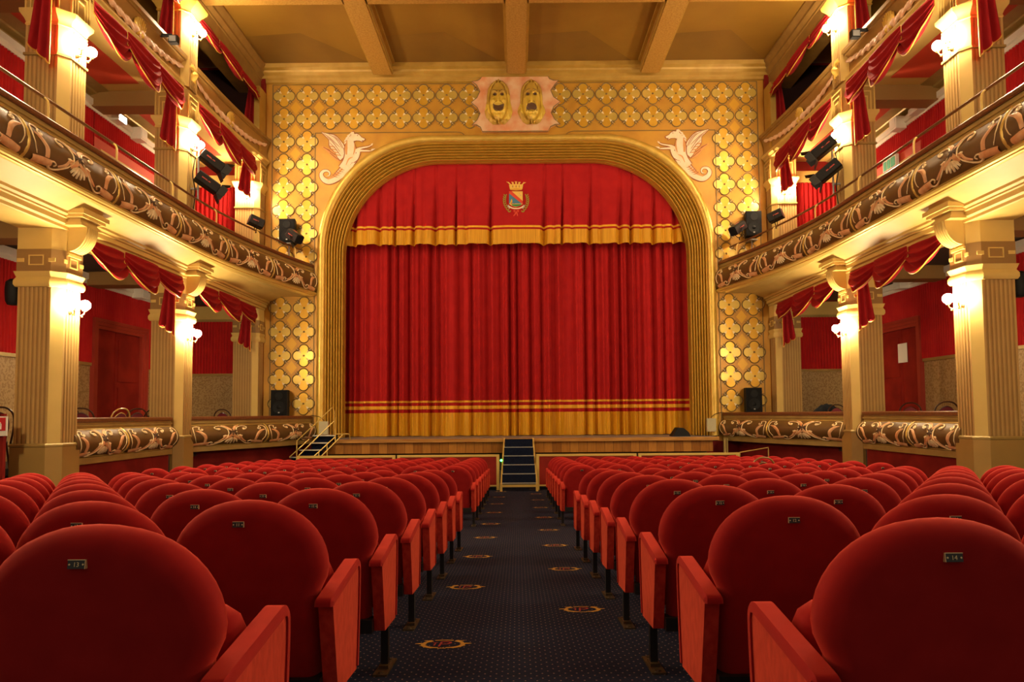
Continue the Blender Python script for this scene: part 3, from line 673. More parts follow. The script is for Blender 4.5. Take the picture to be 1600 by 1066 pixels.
# motif of the parapet panels, in units of a 820 x 480 drawing, mirrored about the middle
def scroll_motif(m, sd, plan, prof, s0, s1):
    L = s1 - s0; Hh = prof.L
    def f(u, v, o): return surf(sd, plan, prof, s0 + u, 1 - v / Hh, .006 + o)
    MAR = .06
    def cvt(p, mir):
        x = (p[0] - 440) / 860.0; x = -x if mir else x
        return ((.5 + x) * L, (1 - (p[1] - 165) / 500.0) * Hh * .92 + Hh * .03)
    k = Hh / 500.0
    def st(pts, wid, mi, crown=.006):
        for mir in (False, True): m.ribbon([cvt(p, mir) for p in pts], [w_ * k * .88 for w_ in wid], f, mi, crown, n=5)
    st([(28, 315), (85, 350), (130, 430), (140, 540)], [14, 62, 80, 74], 0, .014)              # acanthus band
    st([(30, 622), (110, 600), (190, 585)], [92, 98, 88], 0, .018)                            # roll
    st([(250, 580), (310, 520), (345, 450), (385, 425)], [26, 44, 46, 30], 0, .010)
    st([(335, 190), (380, 225), (420, 290), (445, 340)], [24, 52, 62, 60], 0, .012)            # middle cross
    st([(350, 500), (395, 460), (430, 410), (450, 370)], [60, 66, 66, 56], 0, .012)
    st([(322, 430), (352, 435), (385, 428)], [8, 62, 12], 1, .008)
    st([(95, 268), (112, 285), (90, 305), (72, 270), (90, 232), (60, 212), (22, 230), (10, 300), (14, 400), (32, 500), (50, 548)], [26, 34, 26, 22, 24, 24, 22, 20, 16, 12, 6], 1, .012)
    st([(262, 275), (295, 270), (300, 298), (270, 290), (250, 250), (270, 218), (320, 215), (372, 260), (392, 330), (385, 420), (350, 500), (290, 580), (220, 640), (180, 628), (175, 575), (205, 548), (230, 570), (215, 600)], [26, 34, 28, 24, 22, 22, 22, 22, 20, 18, 18, 20, 30, 32, 26, 22, 20, 12], 1, .016)
    # shell below the middle and dark flower
    for a in (-.75, -.38, 0, .38, .75):
        P = [(440 + 8 * math.sin(a), 468), (440 + 70 * math.sin(a), 468 + 60 * math.cos(a)), (440 + 105 * math.sin(a), 480 + 122 * math.cos(a))]
        m.ribbon([cvt(p, False) for p in P], [16 * k, 44 * k, 26 * k], f, 3, .02, n=4)
    for q in range(6):
        a = q * PI / 3 + PI / 6
        P = [(440, 350), (440 + 30 * math.cos(a), 350 + 34 * math.sin(a)), (440 + 56 * math.cos(a), 350 + 66 * math.sin(a))]
        m.ribbon([cvt(p, False) for p in P], [10 * k, 34 * k, 20 * k], lambda u, v, o: f(u, v, o + .014), 2, .006, n=3)

def parapet(name, label, cat, sd, plan, divs, caph, prof_panel, prof_mould, prof_low, lowmat, group, s_end=None, low_name='lower_moulding', cap_o=(-.12, .05)):
    s0, s1 = divs[0], divs[-1]; x, y, _, _ = plan.at((s0 + s1) / 2)
    t = thing(name, label, cat, (sd * x, y, prof_low[-1][1]), group)
    n = 60
    m = MB(); a, b = cap_o
    strip(m, sd, plan, [(a, caph - .09), (a, caph), (b, caph), (b + .012, caph - .02), (b + .012, caph - .07), (b, caph - .09), (a, caph - .09)], s0, s1, n)
    for q in (s0, s1): endcap(m, sd, plan, [(a, caph - .09), (a, caph), (b, caph), (b, caph - .09)], q)
    m.build('wood_cap', CAPW, t, angle=30)
    m = MB(); strip(m, sd, plan, prof_mould, s0, s1, n); m.build('upper_moulding', MOULD, t, angle=30)
    pf = Prof(prof_panel)
    m = MB(); strip(m, sd, plan, prof_panel, s0, s1, n)
    back = [(-.14, prof_panel[-1][1]), (-.14, prof_panel[0][1])]
    for q in (s0, s1): endcap(m, sd, plan, prof_panel + back, q)
    strip(m, sd, plan, [(-.14, caph - .09), (-.14, prof_low[-1][1])], s0, s1, n)
    m.build('painted_panel', PANEL, t, angle=50)
    m = MB(); strip(m, sd, plan, prof_low, s0, s1, n); m.build(low_name, lowmat, t, angle=25)
    for d0, d1 in zip(divs, divs[1:]):
        m = MB(); g = .08
        scroll_motif(m, sd, plan, pf, d0 + g, d1 - g)
        m.build('painted_scroll', [ORN, ORNC, ORND, ORNS], t, weld=False, angle=60)
    for d in divs[1:-1]:
        m = MB(); m.grid([[surf(sd, plan, pf, d + e, v / 12, c) for e, c in ((-.03, .0), (-.02, .008), (0, .012), (.02, .008), (.03, 0))] for v in range(13)]); m.build('panel_divider', LIPG, t, angle=60)
    m = MB()
    for d0, d1 in zip(divs, divs[1:]):
        for v in (.04, .965):
            m.tube([surf(sd, plan, pf, lerp(d0 + .06, d1 - .06, i / 14), v, .004) for i in range(15)], .008, 5)
    m.build('panel_line', LIPG, t, angle=80)
    return t

def column(sd, y, label, low=True, up=True, third=True, depth=CD, plain=False):
    """square column through all levels: parts stacked from plinth to the ceiling"""
    t = thing('column', label, 'column', (sd * (XC0 + XC1) / 2, y + depth / 2, floor_h(min(y, 19))), None)
    x0, x1 = XC0, XC1; ch = .13
    def outline(e=0.0, c=ch):        # plan outline with a chamfer at the corner turned to hall and camera
        return [(x0 - e, y + c), (x0 + c, y - e), (x1 + e, y - e), (x1 + e, y + depth + e), (x0 - e, y + depth + e)]
    def block(name, h0, h1, mt, e=0.0, c=ch, taper=None):
        m = MB(); m.prism(outline(e, c), lambda u, v, d: (sd * u, v, d), h0, h1) if taper is None else m.grid([[(sd * u, v, h) for u, v in outline(ee, c)] for ee, h in taper], cu=True)
        return m.build(name, mt, t, angle=30)
    def shaft(h0, h1):
        m = MB(); o = outline()
        core = outline(-.012); m.prism(core, lambda u, v, d: (sd * u, v, d), h0, h1, 0)
        n = 7; wd = (x1 - x0 - ch) / (2 * n + 1)
        for k in range(n + 1):                                        # raised sand flutes on the face turned to the camera
            a = x0 + ch + wd * 2 * k; m.box(sd * a, sd * (a + wd), y, y + .02, h0, h1, 1)
        wd2 = (depth - ch) / (2 * 5 + 1)
        for k in range(6):
            a = y + ch + wd2 * 2 * k; m.box(sd * x0, sd * (x0 + .02), a, a + wd2, h0, h1, 1)
        m.add([(sd * (x0 - .001), y + ch, h0), (sd * (x0 + ch), y - .001, h0), (sd * (x0 + ch), y - .001, h1), (sd * (x0 - .001), y + ch, h1)], [(0, 1, 2, 3)], 2)
        m.build('fluted_shaft', [STRD, STRL, CREAM], t, smooth=False)
    if low and True:
        block('plinth', floor_h(min(y, 19)) - .05, -.48, PLIN, .035)
        m = MB(); m.grid([[(sd * u, v, h) for u, v in outline(e)] for e, h in ((.03, -.48), (.045, -.47), (.045, -.44), (.02, -.42))], cu=True); m.build('base_ring', MOULD, t, angle=25)
        shaft(-.44, 2.12)
        block('collar', 2.12, 2.37, CREAM, 0, ch, [(.0, 2.12), (.03, 2.12), (.05, 2.16), (.05, 2.22), (.02, 2.28), (.05, 2.37), (0, 2.37)])
        block('brown_band', 2.37, 2.74, BAND, .02)
        m = MB()
        def frame(fn):
            a, b = .125, .085
            for u0, u1, v0, v1 in ((-a, a, b - .018, b), (-a, a, -b, -b + .018), (-a, -a + .018, -b + .018, b - .018), (a - .018, a, -b + .018, b - .018)): fn(u0, u1, v0, v1)
            for u0, u1 in ((-.31, -.20), (.20, .31)): fn(u0, u1, -.03, .03)
        cx = (x0 + x1) / 2 + .03; frame(lambda a, b, c, d: m.box(sd * (cx + a), sd * (cx + b), y - .034, y - .018, 2.555 + c, 2.555 + d))
        cy = y + depth / 2 + .04; frame(lambda a, b, c, d: m.box(sd * (x0 - .034), sd * (x0 - .018), cy + a * .8, cy + b * .8, 2.555 + c, 2.555 + d))
        m.build('band_ornament', CREAM, t, angle=20)
        block('upper_block', 2.74, 3.50, CREAM, .015)
        # fluted scroll bracket on the hall side and the cornice that steps out over it
    if low and not plain:
        m = MB(); ya, yb = y + .16, y + depth - .08
        side = [(0, 2.70)] + [(.02 + .30 * math.sin(a), 3.14 - .40 * math.cos(a)) for a in [PI / 2 * k / 8 for k in range(9)]] + [(.32, 3.2), (0, 3.2)]
        m.prism(side, lambda u, v, d: (sd * (x0 - .012 - u), d, v), ya, yb)
        for k in range(5):
            yy = lerp(ya + .05, yb - .05, k / 4); m.tube([(sd * (x0 - .012 - .02 - .30 * math.sin(a)), yy, 3.14 - .40 * math.cos(a)) for a in [PI / 2 * k2 / 8 for k2 in range(1, 9)]], .022, 6)
        m.box(sd * (x0 - .05), sd * x0, ya - .02, yb + .02, 2.66, 2.71); m.build('scroll_bracket', CREAM, t, angle=40)
        m = MB()
        for o, h0, h1 in ((.33, 3.14, 3.19), (.29, 3.19, 3.26), (.38, 3.26, 3.31), (.42, 3.31, 3.385), (.36, 3.385, 3.49)):
            m.box(sd * (x0 - o), sd * x0, y - .02 - (o - .36), y + depth + .02 + (o - .36), h0, h1)
        m.build('cornice_block', CREAM, t, angle=20)
    if up:
        shaft(3.6, 6.52)
        m = MB(); m.grid([[(sd * u, v, h) for u, v in outline(e)] for e, h in ((0, 5.98), (.022, 5.99), (.022, 6.03), (0, 6.04))], cu=True); m.build('neck_ring', MOULD, t, angle=25)
        block('capital', 6.52, 6.8, CREAM, 0, ch, [(0, 6.5), (.012, 6.52), (.0, 6.56), (.02, 6.62), (.07, 6.70), (.075, 6.76), (0, 6.76)])
        block('capital_block', 6.74, 7.42, PLIN, .02)
        m = MB(); cx = (x0 + x1) / 2 + .05; cy = y + depth / 2 + .05
        for k, (a, top) in enumerate(((.27, 7.30), (.19, 7.18), (.11, 7.06))):
            for e in (-a, a):
                m.box(sd * (cx + e - .012), sd * (cx + e + .012), y - .04, y - .015, 6.76, top); m.box(sd * (x0 - .04), sd * (x0 - .015), cy + e * .85 - .012, cy + e * .85 + .012, 6.76, top)
            m.box(sd * (cx - a - .012), sd * (cx + a + .012), y - .04, y - .015, top, top + .025); m.box(sd * (x0 - .04), sd * (x0 - .015), cy - a * .85 - .012, cy + a * .85 + .012, top, top + .025)
        m.build('capital_line', CREAM, t, angle=20)
    if plain:
        m = MB(); m.box(sd * x0, sd * (x0 + .16), y, y + depth, 7.5, 9.6); m.build('top_post', CORN, t, smooth=False)
    elif third:
        shaft(7.5, 9.2)
        block('top_capital', 9.2, 9.6, LEAF, 0, ch, [(0, 9.2), (.03, 9.22), (.01, 9.26), (.05, 9.34), (.14, 9.46), (.16, 9.54), (.1, 9.6)])
    return t

def sconce(sd, y, h, label, group, face='hall', x=None):
    """brass wall lamp with two lit glass globes"""
    if face == 'hall':
        X = XC0; pos = lambda o, l, z: (sd * (X - o), y + l * .85, h + z)
    else:
        pos = lambda o, l, z: (sd * (x + l), y - o, h + z)
    b = pos(0, 0, -.12); t = thing('wall_sconce', label, 'lamp', b, group)
    m = MB(); ax = Vector(pos(1, 0, 0)) - Vector(pos(0, 0, 0)); m.lathe([(.0, -.01), (.05, 0), (.055, .012), (.03, .03), (.02, .05)], pos(0, 0, -.12), ax, 14); m.build('wall_plate', BRASS, t)
    for s in (-1, 1):
        m = MB(); m.tube(cr([pos(.03, 0, -.12), pos(.08, s * .06, -.18), pos(.14, s * .13, -.17), pos(.16, s * .16, -.10)], 6), .010, 7)
        m.lathe([(.03, 0), (.045, .012), (.03, .03)], pos(.16, s * .16, -.105), (0, 0, 1), 12); m.ball(pos(.13, s * .12, -.20), .018, 8); a = m.build('lamp_arm', BRASS, t)
        m = MB(); m.ball(pos(.16, s * .16, 0), .085, 16); m.build('glass_globe', BULB, t)
    return t

SWN = ['left', 'right']
def swag(sd, y0, y1, htop, xface, label, group, drop=.55, tail=1.2, tail_end=1, n=3):
    """three draped festoons with gold braid and a tail hanging at the far end"""
    t = thing('festoon_curtain', label, 'drapery', (sd * xface, (y0 + y1) / 2, htop - drop), group)
    L = y1 - y0
    for k in range(n):
        a, b = y0 + L * k / n - (.08 if k else 0), y0 + L * (k + 1) / n + .05
        rows = []; NU, NV = 28, 40
        off = .02 + .035 * (k % 2)
        dk = drop * (1.0, 1.12, 0.92)[k % 3]
        for j in range(NV + 1):
            v = j / NV; r = []
            for i in range(NU + 1):
                u = i / NU; sag = 4 * u * (1 - u); d = v * dk * (.30 + .70 * sag ** .8)
                ph = v * (3.4 + .8 * (k % 2)) + .30 * math.sin(u * 2.2 + k); fold = (1 - abs(2 * (ph - math.floor(ph)) - 1)) ** 1.3
                bulge = .05 + .15 * fold * sag ** .6 * (0.3 + .9 * v) + .08 * v * sag
                r.append((sd * (xface - off - bulge), lerp(a, b, u) , htop - d))
            rows.append(r)
        m = MB(); m.grid(rows); o = m.build('festoon', SWAG, t, angle=180)
        m = MB(); m.tube(rows[-1], .012, 5); m.tube([rj[0] for rj in rows], .007, 5); m.build('gold_braid', TRIMG, o)
    # tail
    yt = y1 - .06 if tail_end > 0 else y0; rows = []; NW = 24
    for j in range(15):
        v = j / 14; r = []
        for i in range(NW + 1):
            u = i / NW; wd = lerp(.22, .40, v); hh = htop - tail * v * (1 - .22 * u if True else 1)
            zz = math.sin(u * 2.6 * 2 * PI + .6); r.append((sd * (xface - .04 + u * wd), yt - .12 - .07 * zz * (.5 + .5 * v), hh - .10 * v * abs(math.cos(u * 2.6 * PI))))
        rows.append(r)
    m = MB(); m.grid(rows); o = m.build('tail', SWAG, t, angle=180)
    m = MB(); m.tube(rows[-1], .013, 5); m.tube([rj[0] for rj in rows], .011, 5); m.build('gold_braid', TRIMG, o)
    return t

def pleat_wall(m, pfun, u0, u1, h0, h1, per=.085, amp=.022):
    n = max(int((u1 - u0) / (per / 6)), 2); rows = []
    for hh in (h0, h1): rows.append([pfun(lerp(u0, u1, i / n), amp * math.sin(2 * PI * lerp(u0, u1, i / n) / per + .6 * math.sin(lerp(u0, u1, i / n) * 3)), hh) for i in range(n + 1)])
    m.grid(rows)

XB = 9.7
for sd in (-1, 1):
    S = SIDE[sd]
    # ---------------- back walls of the boxes
    m = MB(); m.box(sd * XB, sd * (XB + .1), -3, 20.1, -2.4, 10.5); WL = struct(m.build('wall_' + S, REDW, smooth=False))
    # openings are framed in front of the wall: dado, pleated cloth, cornices
    d0, d1 = (15.44, 17.72) if sd < 0 else (16.2, 18.35)
    m = MB()
    for a, b in ((-3, d0), (d1, 19.9)): m.box(sd * (XB - .02), sd * XB, a, b, -.83, 1.16)
    m.build('wall_paper', DAMASK, WL, smooth=False)
    m = MB()
    for a, b in ((-3, d0), (d1, 19.9)): m.box(sd * (XB - .06), sd * XB, a, b, 1.16, 1.23)
    m.build('dado_rail', MOULD, WL, angle=20)
    m = MB()
    for a, b, h0 in ((6, d0, 1.23), (d0, d1, 2.27), (d1, 19.9, 1.23)): pleat_wall(m, lambda u, o, h: (sd * (XB - .06 - o), u, h), a, b, h0, 3.0)
    u0, u1 = (15.3, 17.9) if sd < 0 else (15.9, 18.2)
    for a, b, h0 in ((6, u0, 3.6), (u0, u1, 6.42), (u1, 19.9, 3.6)): pleat_wall(m, lambda u, o, h: (sd * (XB - .06 - o), u, h), a, b, h0, 7.0)
    m.build('pleated_wall_cloth', PLEAT, WL, angle=180)
    for lv, (h0, h1) in enumerate(((2.99, 3.22), (6.99, 7.22))):
        m = MB(); m.grid([[(sd * (XB - o), y, h) for o, h in ((.02, h0), (.09, h0), (.09, h0 + .08), (.13, h0 + .10), (.13, h1), (.0, h1))] for y in (-3, 19.9)]); struct(m.build('trim_%d' % (2 + lv + (2 if sd > 0 else 0)), WHITE, angle=20))
    # gold cove over the upper cornice
    m = MB(); m.grid([[(sd * (XB - o), y, h) for o, h in ((.02, 7.22), (.06, 7.3), (.2, 7.33), (.22, 7.36), (.5, 7.38))] for y in (-3, 19.9)]); m.build('cove', MOULD, WL, angle=30)
    # ---------------- end walls of the boxes beside the stage wall
    m = MB(); m.box(sd * 7.45, sd * XB, 19.9, 20.0, -2.3, 10.4); EW = struct(m.build('wall_end_' + S, REDW, smooth=False))
    m = MB(); pleat_wall(m, lambda u, o, h: (sd * u, 19.86 - o, h), 8.0, 9.65, 1.23, 2.75); pleat_wall(m, lambda u, o, h: (sd * u, 19.86 - o, h), 8.0, 9.65, 3.6, 6.75, .13, .035); m.build('pleated_wall_cloth', PLEAT, EW, angle=180)
    m = MB(); m.box(sd * 8.0, sd * 9.7, 19.87, 19.9, -.83, 1.16, 0 ); m.build('wall_paper', DAMASK, EW, smooth=False)
    m = MB(); m.box(sd * 8.0, sd * 9.7, 19.84, 19.9, 1.16, 1.23); m.box(sd * 8.0, sd * 9.7, 19.84, 19.9, 2.75, 2.82); m.build('dado_rail', MOULD, EW, angle=20)
    m = MB(); m.box(sd * 8.0, sd * 9.7, 19.84, 19.9, 2.82, 3.2); m.box(sd * 8.0, sd * 9.7, 19.84, 19.9, 6.75, 7.1); m.build('frieze', CREAM, EW, angle=20)
    m = MB(); m.box(sd * 7.62, sd * 9.68, 19.84, 19.89, 7.52, 10.3); m.build('shade_sheet', DARKT, EW, smooth=False)  # sheet over the top tier end wall, its shade painted in
    m = MB(); m.box(sd * 9.6, sd * 9.68, -3, 19.84, 7.52, 10.3); m.build('shade_sheet', DARKT, WL, smooth=False)  # same painted shade along the top tier side wall
    # ---------------- doors
    m = MB()
    fr = .26
    for k in range(3):
        e = k * .075; p = .03 + .03 * (2 - k)
        m.box(sd * (XB - p - .03), sd * XB, d0 + e, d0 + e + .08, -.83, 2.27 - e); m.box(sd * (XB - p - .03), sd * XB, d1 - e - .08, d1 - e, -.83, 2.27 - e); m.box(sd * (XB - p - .03), sd * XB, d0 + e + .08, d1 - e - .08, 2.19 - e, 2.27 - e)
    D = struct(m.build('door_%d' % (1 if sd < 0 else 2), REDP, angle=20))
    m = MB(); m.box(sd * (XB - .012), sd * (XB + .0), d0 + fr, d1 - fr, -.83, 2.02)
    m.build('door_leaf', DOORR, D, angle=20)
    m = MB(); ym = lerp(d0, d1, .42)
    m.box(sd * (XB - .03), sd * (XB - .012), ym - .01, ym + .01, -.83, 2.02); m.box(sd * (XB - .035), sd * (XB - .012), ym + .12, d1 - fr - .12, -.3, .7); m.box(sd * (XB - .035), sd * (XB - .012), ym + .12, d1 - fr - .12, .85, 1.85); m.build('door_panel', DOORR, D, angle=20)
    # upper door surround
    m = MB()
    for a, b in ((u0, u0 + .22), (u1 - .22, u1)): m.box(sd * (XB - .08), sd * XB, a, b, 3.6, 6.42)
    m.box(sd * (XB - .08), sd * XB, u0 + .22, u1 - .22, 6.2, 6.42)
    D2 = struct(m.build('door_%d' % (3 if sd < 0 else 4), REDC, angle=20))
    m = MB(); m.box(sd * (XB - .10), sd * (XB - .0), u0 + .22, u1 - .22, 6.14, 6.2); m.build('door_moulding', CREAM, D2, angle=20)
    m = MB(); m.box(sd * (XB - .02), sd * XB, u0 + .22, u1 - .22, 3.6, 6.14); m.build('door_leaf', DOORR, D2, angle=20)
    # ---------------- floors and ceilings of the three tiers
    m = MB(); m.box(sd * 7.66, sd * XB, 11.5, 19.9, -.95, -.83); m.box(sd * 8.3, sd * XB, -3, 11.5, -.95, -.83); m.box(sd * 7.62, sd * 7.66, 11.5, 15.6, -2.2, -.83); struct(m.build('floor_box_' + S, DARK, smooth=False))
    m = MB(); m.box(sd * 7.5, sd * XB, -3, 19.95, 3.25, 3.5); struct(m.build('ceiling_box_' + S, DARK, smooth=False))
    m = MB(); m.box(sd * 7.5, sd * XB, -3, 19.95, 7.40, 7.5)
    CB = struct(m.build('ceiling_gallery_' + S, CREAM, smooth=False))
    m = MB()
    for y in CY[1:] + [19.3]:
        m.box(sd * 8.35, sd * 9.3, y - 3.25 if y < 19 else 15.95, y - .25, 7.385, 7.399)
    m.build('red_ceiling_panel', REDC, CB, angle=20)
    m = MB()
    for y in CY[1:]: m.box(sd * XC1, sd * XB, y + .1, y + .55, 7.05, 7.40)
    m.build('ceiling_joist', BAND, CB, angle=20)
    m = MB()
    for y in CY[1:]: m.box(sd * XC1, sd * XB, y + .1, y + .55, 2.95, 3.25)
    m.build('box_joist', BAND, bpy.data.objects['ceiling_box_' + S], angle=20)
    # ---------------- beams and cornices that carry the tiers
    m = MB(); m.box(sd * (XC0 + .02), sd * XC1, -3, 19.95, 3.09, 3.5)
    prof = [(.0, 3.08), (-.03, 3.09), (-.03, 3.14), (-.08, 3.16), (-.08, 3.24), (-.11, 3.25), (-.11, 3.28), (-.16, 3.30), (-.16, 3.345), (-.52, 3.495), (.02, 3.5)]
    m.grid([[(sd * (XC0 + o), y, h) for o, h in prof] for y in (-3, 19.95)])
    struct(m.build('trim_%d' % (6 if sd < 0 else 7), CREAM, angle=20))
    m = MB(); m.box(sd * (XC0 + .1), sd * XC1, -3, 19.95, 7.38, 7.5)
    struct(m.build('trim_%d' % (8 if sd < 0 else 9), CREAM, angle=20))
    m = MB(); m.box(sd * 7.58, sd * 8.2, -3, 19.98, 9.6, 10.42)
    m.grid([[(sd * (7.58 + o), y, h) for o, h in ((.1, 9.56), (.0, 9.56), (-.02, 9.62), (.03, 9.66), (.03, 9.95), (-.02, 10.0), (-.02, 10.06), (-.10, 10.15), (-.10, 10.22), (-.2, 10.36), (-.2, 10.42))] for y in (-3, 19.98)])
    struct(m.build('trim_%d' % (10 if sd < 0 else 11), DARKM, angle=25))

    # ---------------- columns
    cl = {3: 'tall fluted tan column on the %s, standing nearer the camera of the two', 4: 'tall fluted tan column on the %s, standing nearer the stage of the two'}
    for k in (2, 3, 4):
        if k == 2: column(sd, CY[k], 'tall fluted tan column on the %s side, behind the frame edge' % S)
        else: column(sd, CY[k], cl[k] % S)
    # half column against the stage wall
    column(sd, 19.42, 'fluted tan half column on the %s, set against the gilded stage wall' % S, depth=.5, plain=True)

    # ---------------- sconces
    G1 = 'brass globe wall lamps'
    for k, y in enumerate(CY):
        if k < 1: continue
        lbl = {3: 'column nearer the camera', 4: 'column nearer the stage'}.get(k)
        yy = y + .29
        sconce(sd, yy, 1.88, 'lit globe lamp at box level on the %s %s' % (S, lbl or 'side column, number %d outside the view' % k), G1)
        sconce(sd, yy, 6.26, 'lit globe lamp at balcony level on the %s %s' % (S, lbl or 'side column, number %d outside the view' % k), G1)
        if k >= 2: sconce(sd, yy, 8.92, 'lit globe lamp at the top tier on the %s %s' % (S, lbl or 'side column, outside the view'), G1)
    sconce(sd, 19.42, 6.42, 'lit globe lamp on the %s half column beside the gilded wall, balcony level' % S, G1, 'front', XC0 + .33)

    # ---------------- stage-level boxes
    pp = [(.03, -.21), (.10, -.25), (.17, -.33), (.205, -.42), (.205, -.51), (.16, -.60), (.08, -.67), (.03, -.70)]
    pm = [(-.1, -.10), (.03, -.10), (.03, -.13), (.055, -.14), (.055, -.165), (.03, -.175), (.03, -.21)]
    pl = [(.03, -.70), (.06, -.71), (.06, -.82), (.03, -.83)]
    for kbay, (ya, yb) in enumerate(((11.5, 15.0),)):
        P = Plan([(XC0 - .02, lerp(ya, yb, i / 20)) for i in range(21)]); mid = P.L / 2
        if kbay == 0:
            P = Plan([(XC0 + .15, lerp(11.48, 14.92, i / 20)) for i in range(21)]); mid = P.s_at_y(13.0)
        lbl = 'painted box parapet on the %s between the two tall columns' % S if kbay == 0 else 'painted box parapet on the %s, cut by the frame edge' % S
        tb = parapet('box_parapet', lbl, 'parapet', sd, P, [0, mid, P.L], -.01, pp, pm, pl, MOULD, 'painted box parapets')
        m = MB(); strip(m, sd, P, [(-.02, -.83), (-.02, -2.2)], 0, P.L, 30); m.build('red_base_wall', REDW, tb)
    P = Plan(cr([(7.60, 15.55), (7.05, 16.8), (6.58, 17.95), (6.22, 19.1), (6.05, 19.95)], 10))
    mid = P.s_at_y(17.8)
    tb = parapet('box_parapet', 'painted curved stage box parapet on the %s, swinging out to the arch' % S, 'parapet', sd, P, [.05, mid, P.L], -.01, pp, pm, pl, MOULD, 'painted box parapets')
    m = MB(); strip(m, sd, P, [(.03, -.83), (-.38, -.83), (-.38, -2.2)], .5, P.L, 30); m.build('red_base_wall', REDW, tb)
    m = MB(); rows = [[(sd * P.at(lerp(0, P.L, i / 20))[0], P.at(lerp(0, P.L, i / 20))[1], -.84), (sd * 7.6, P.at(lerp(0, P.L, i / 20))[1], -.84)] for i in range(21)]; m.grid(rows); m.build('box_floor', DARK, tb)

    # ---------------- main balcony
    def bx(y): return 6.97 - (.95 * ((y - 14.5) / 5.5) ** 1.8 if y > 14.5 else 0)
    P = Plan([(bx(5 + .25 * i), 5 + .25 * i) for i in range(60)] + [(bx(19.97), 19.97)])
    divs = [P.s_at_y(y) for y in (5.0, 7.15, 9.3, 11.45, 13.6, 15.75, 17.85)] + [P.L]
    bp = [(.05, 4.21), (.12, 4.13), (.19, 4.00), (.22, 3.88), (.21, 3.77), (.16, 3.67), (.10, 3.61)]
    bm_ = [(-.1, 4.35), (.02, 4.35), (.02, 4.31), (.05, 4.30), (.05, 4.265), (.03, 4.255), (.03, 4.23), (.05, 4.22), (.05, 4.21)]
    bl = [(.10, 3.61), (.15, 3.60), (.17, 3.57), (.15, 3.54), (.11, 3.53), (.11, 3.51), (.06, 3.495), (-.06, 3.49)]
    tb = parapet('balcony', 'painted balcony on the %s with scroll panels, curving to the stage arch' % S, 'balcony', sd, P, divs, 4.44, bp, bm_, bl, LIPG, None, low_name='gold_lip')
    m = MB(); rows = []
    for i in range(61):
        x, y, nx, ny = P.at(lerp(0, P.L, i / 60)); rows.append([(sd * (x + nx * .0), min(y + ny * 0, 19.97), 3.492), (sd * (XC0 + .1), y, 3.492), (sd * (XC0 + .1), y, 3.6), (sd * (x + nx * -.1), y, 3.6)])
    m.grid(rows); m.build('soffit', CREAM, tb, angle=20)
    m = MB(); m.box(sd * (XC0 + .05), sd * XB, -3, 19.9, 3.52, 3.6); struct(m.build('floor_gallery_' + S, DARK, smooth=False))
    # handrail
    tr = thing('handrail', 'bronze tube handrail above the %s balcony parapet' % S, 'rail', (sd * 7.0, 12.5, 4.44))
    m = MB(); pts = []
    for i in range(61):
        x, y, nx, ny = P.at(lerp(0, P.L - .35, i / 60)); pts.append((sd * (x - nx * .10), y - ny * .10, 4.80))
    m.tube(pts, .026, 8); m.build('rail_tube', BRONZE, tr)
    for yq in (6.2, 8.1, 10.0, 11.75, 13.7, 15.6, 17.5, 19.2):
        x, y, nx, ny = P.at(P.s_at_y(yq)); f = lambda o, h: (sd * (x + nx * o), y + ny * o, h)
        m = MB(); m.tube(cr([f(-.02, 4.43), f(-.02, 4.66), f(-.04, 4.75), f(-.10, 4.79)], 5), .018, 7); m.build('rail_bracket', GOLDP, tr)

    # ---------------- upper gallery fascia with garland, palmettes and mask heads
    P = Plan([(7.60 - (.18 * max(0, (5 + .25 * i - 16) / 4) ** 2), 5 + .25 * i) for i in range(60)] + [(7.42, 19.97)])
    t = thing('gallery_fascia', 'upper gallery front on the %s with rope garland and gold ornaments' % S, 'balcony', (sd * 7.6, 12.5, 7.4))
    lowp = [(-.55, 7.42), (-.02, 7.40), (.03, 7.42), (.03, 7.45), (.10, 7.50), (.11, 7.53), (.11, 7.57), (.06, 7.585)]
    pan = [(.06, 7.585), (.03, 7.68), (.02, 7.78), (.03, 7.90), (.06, 8.0), (.09, 8.05)]
    upp = [(.09, 8.05), (.12, 8.06), (.12, 8.10), (.15, 8.12), (.15, 8.20), (-.02, 8.20), (-.12, 8.2)]
    m = MB(); strip(m, sd, P, lowp, 0, P.L, 60); m.build('lower_moulding', CREAM, t, angle=25)
    m = MB(); strip(m, sd, P, pan, 0, P.L, 60); strip(m, sd, P, [(-.12, 8.2), (-.12, 7.42)], 0, P.L, 60); m.build('fascia_panel', COVE, t, angle=60)
    m = MB(); strip(m, sd, P, upp, 0, P.L, 60); m.build('upper_moulding', DARKM, t, angle=25)
    pf = Prof(pan)
    heads = [6.95 + .3, 11.33, 15.4, 19.9]
    for a, b in zip(heads, heads[1:]):
        m = MB(); n = 150; path = []; rows = []
        for i in range(n + 1):
            u = i / n; yy = lerp(a + .15, b - .12, u); hh = 7.98 - .27 * (1 - abs(2 * u - 1) ** 2.2); fat = .034 + .030 * (1 - abs(2 * u - 1))
            c = Vector(surf(sd, P, pf, P.s_at_y(yy), (hh - 7.585) / .465, .025)); r = []
            for k in range(12):
                th = 2 * PI * k / 12; rr = fat * (1 + .38 * math.cos(2 * th + i * .62)) ; r.append(c + Vector((sd * -rr * .6 * math.cos(th), rr * .2 * math.sin(th), rr * 1.25 * math.sin(th))))
            rows.append(r)
        m.grid(rows, cu=True)
        m.build('rope_garland', ROPE, t, angle=70)
        yc = (a + b) / 2
        m = MB()
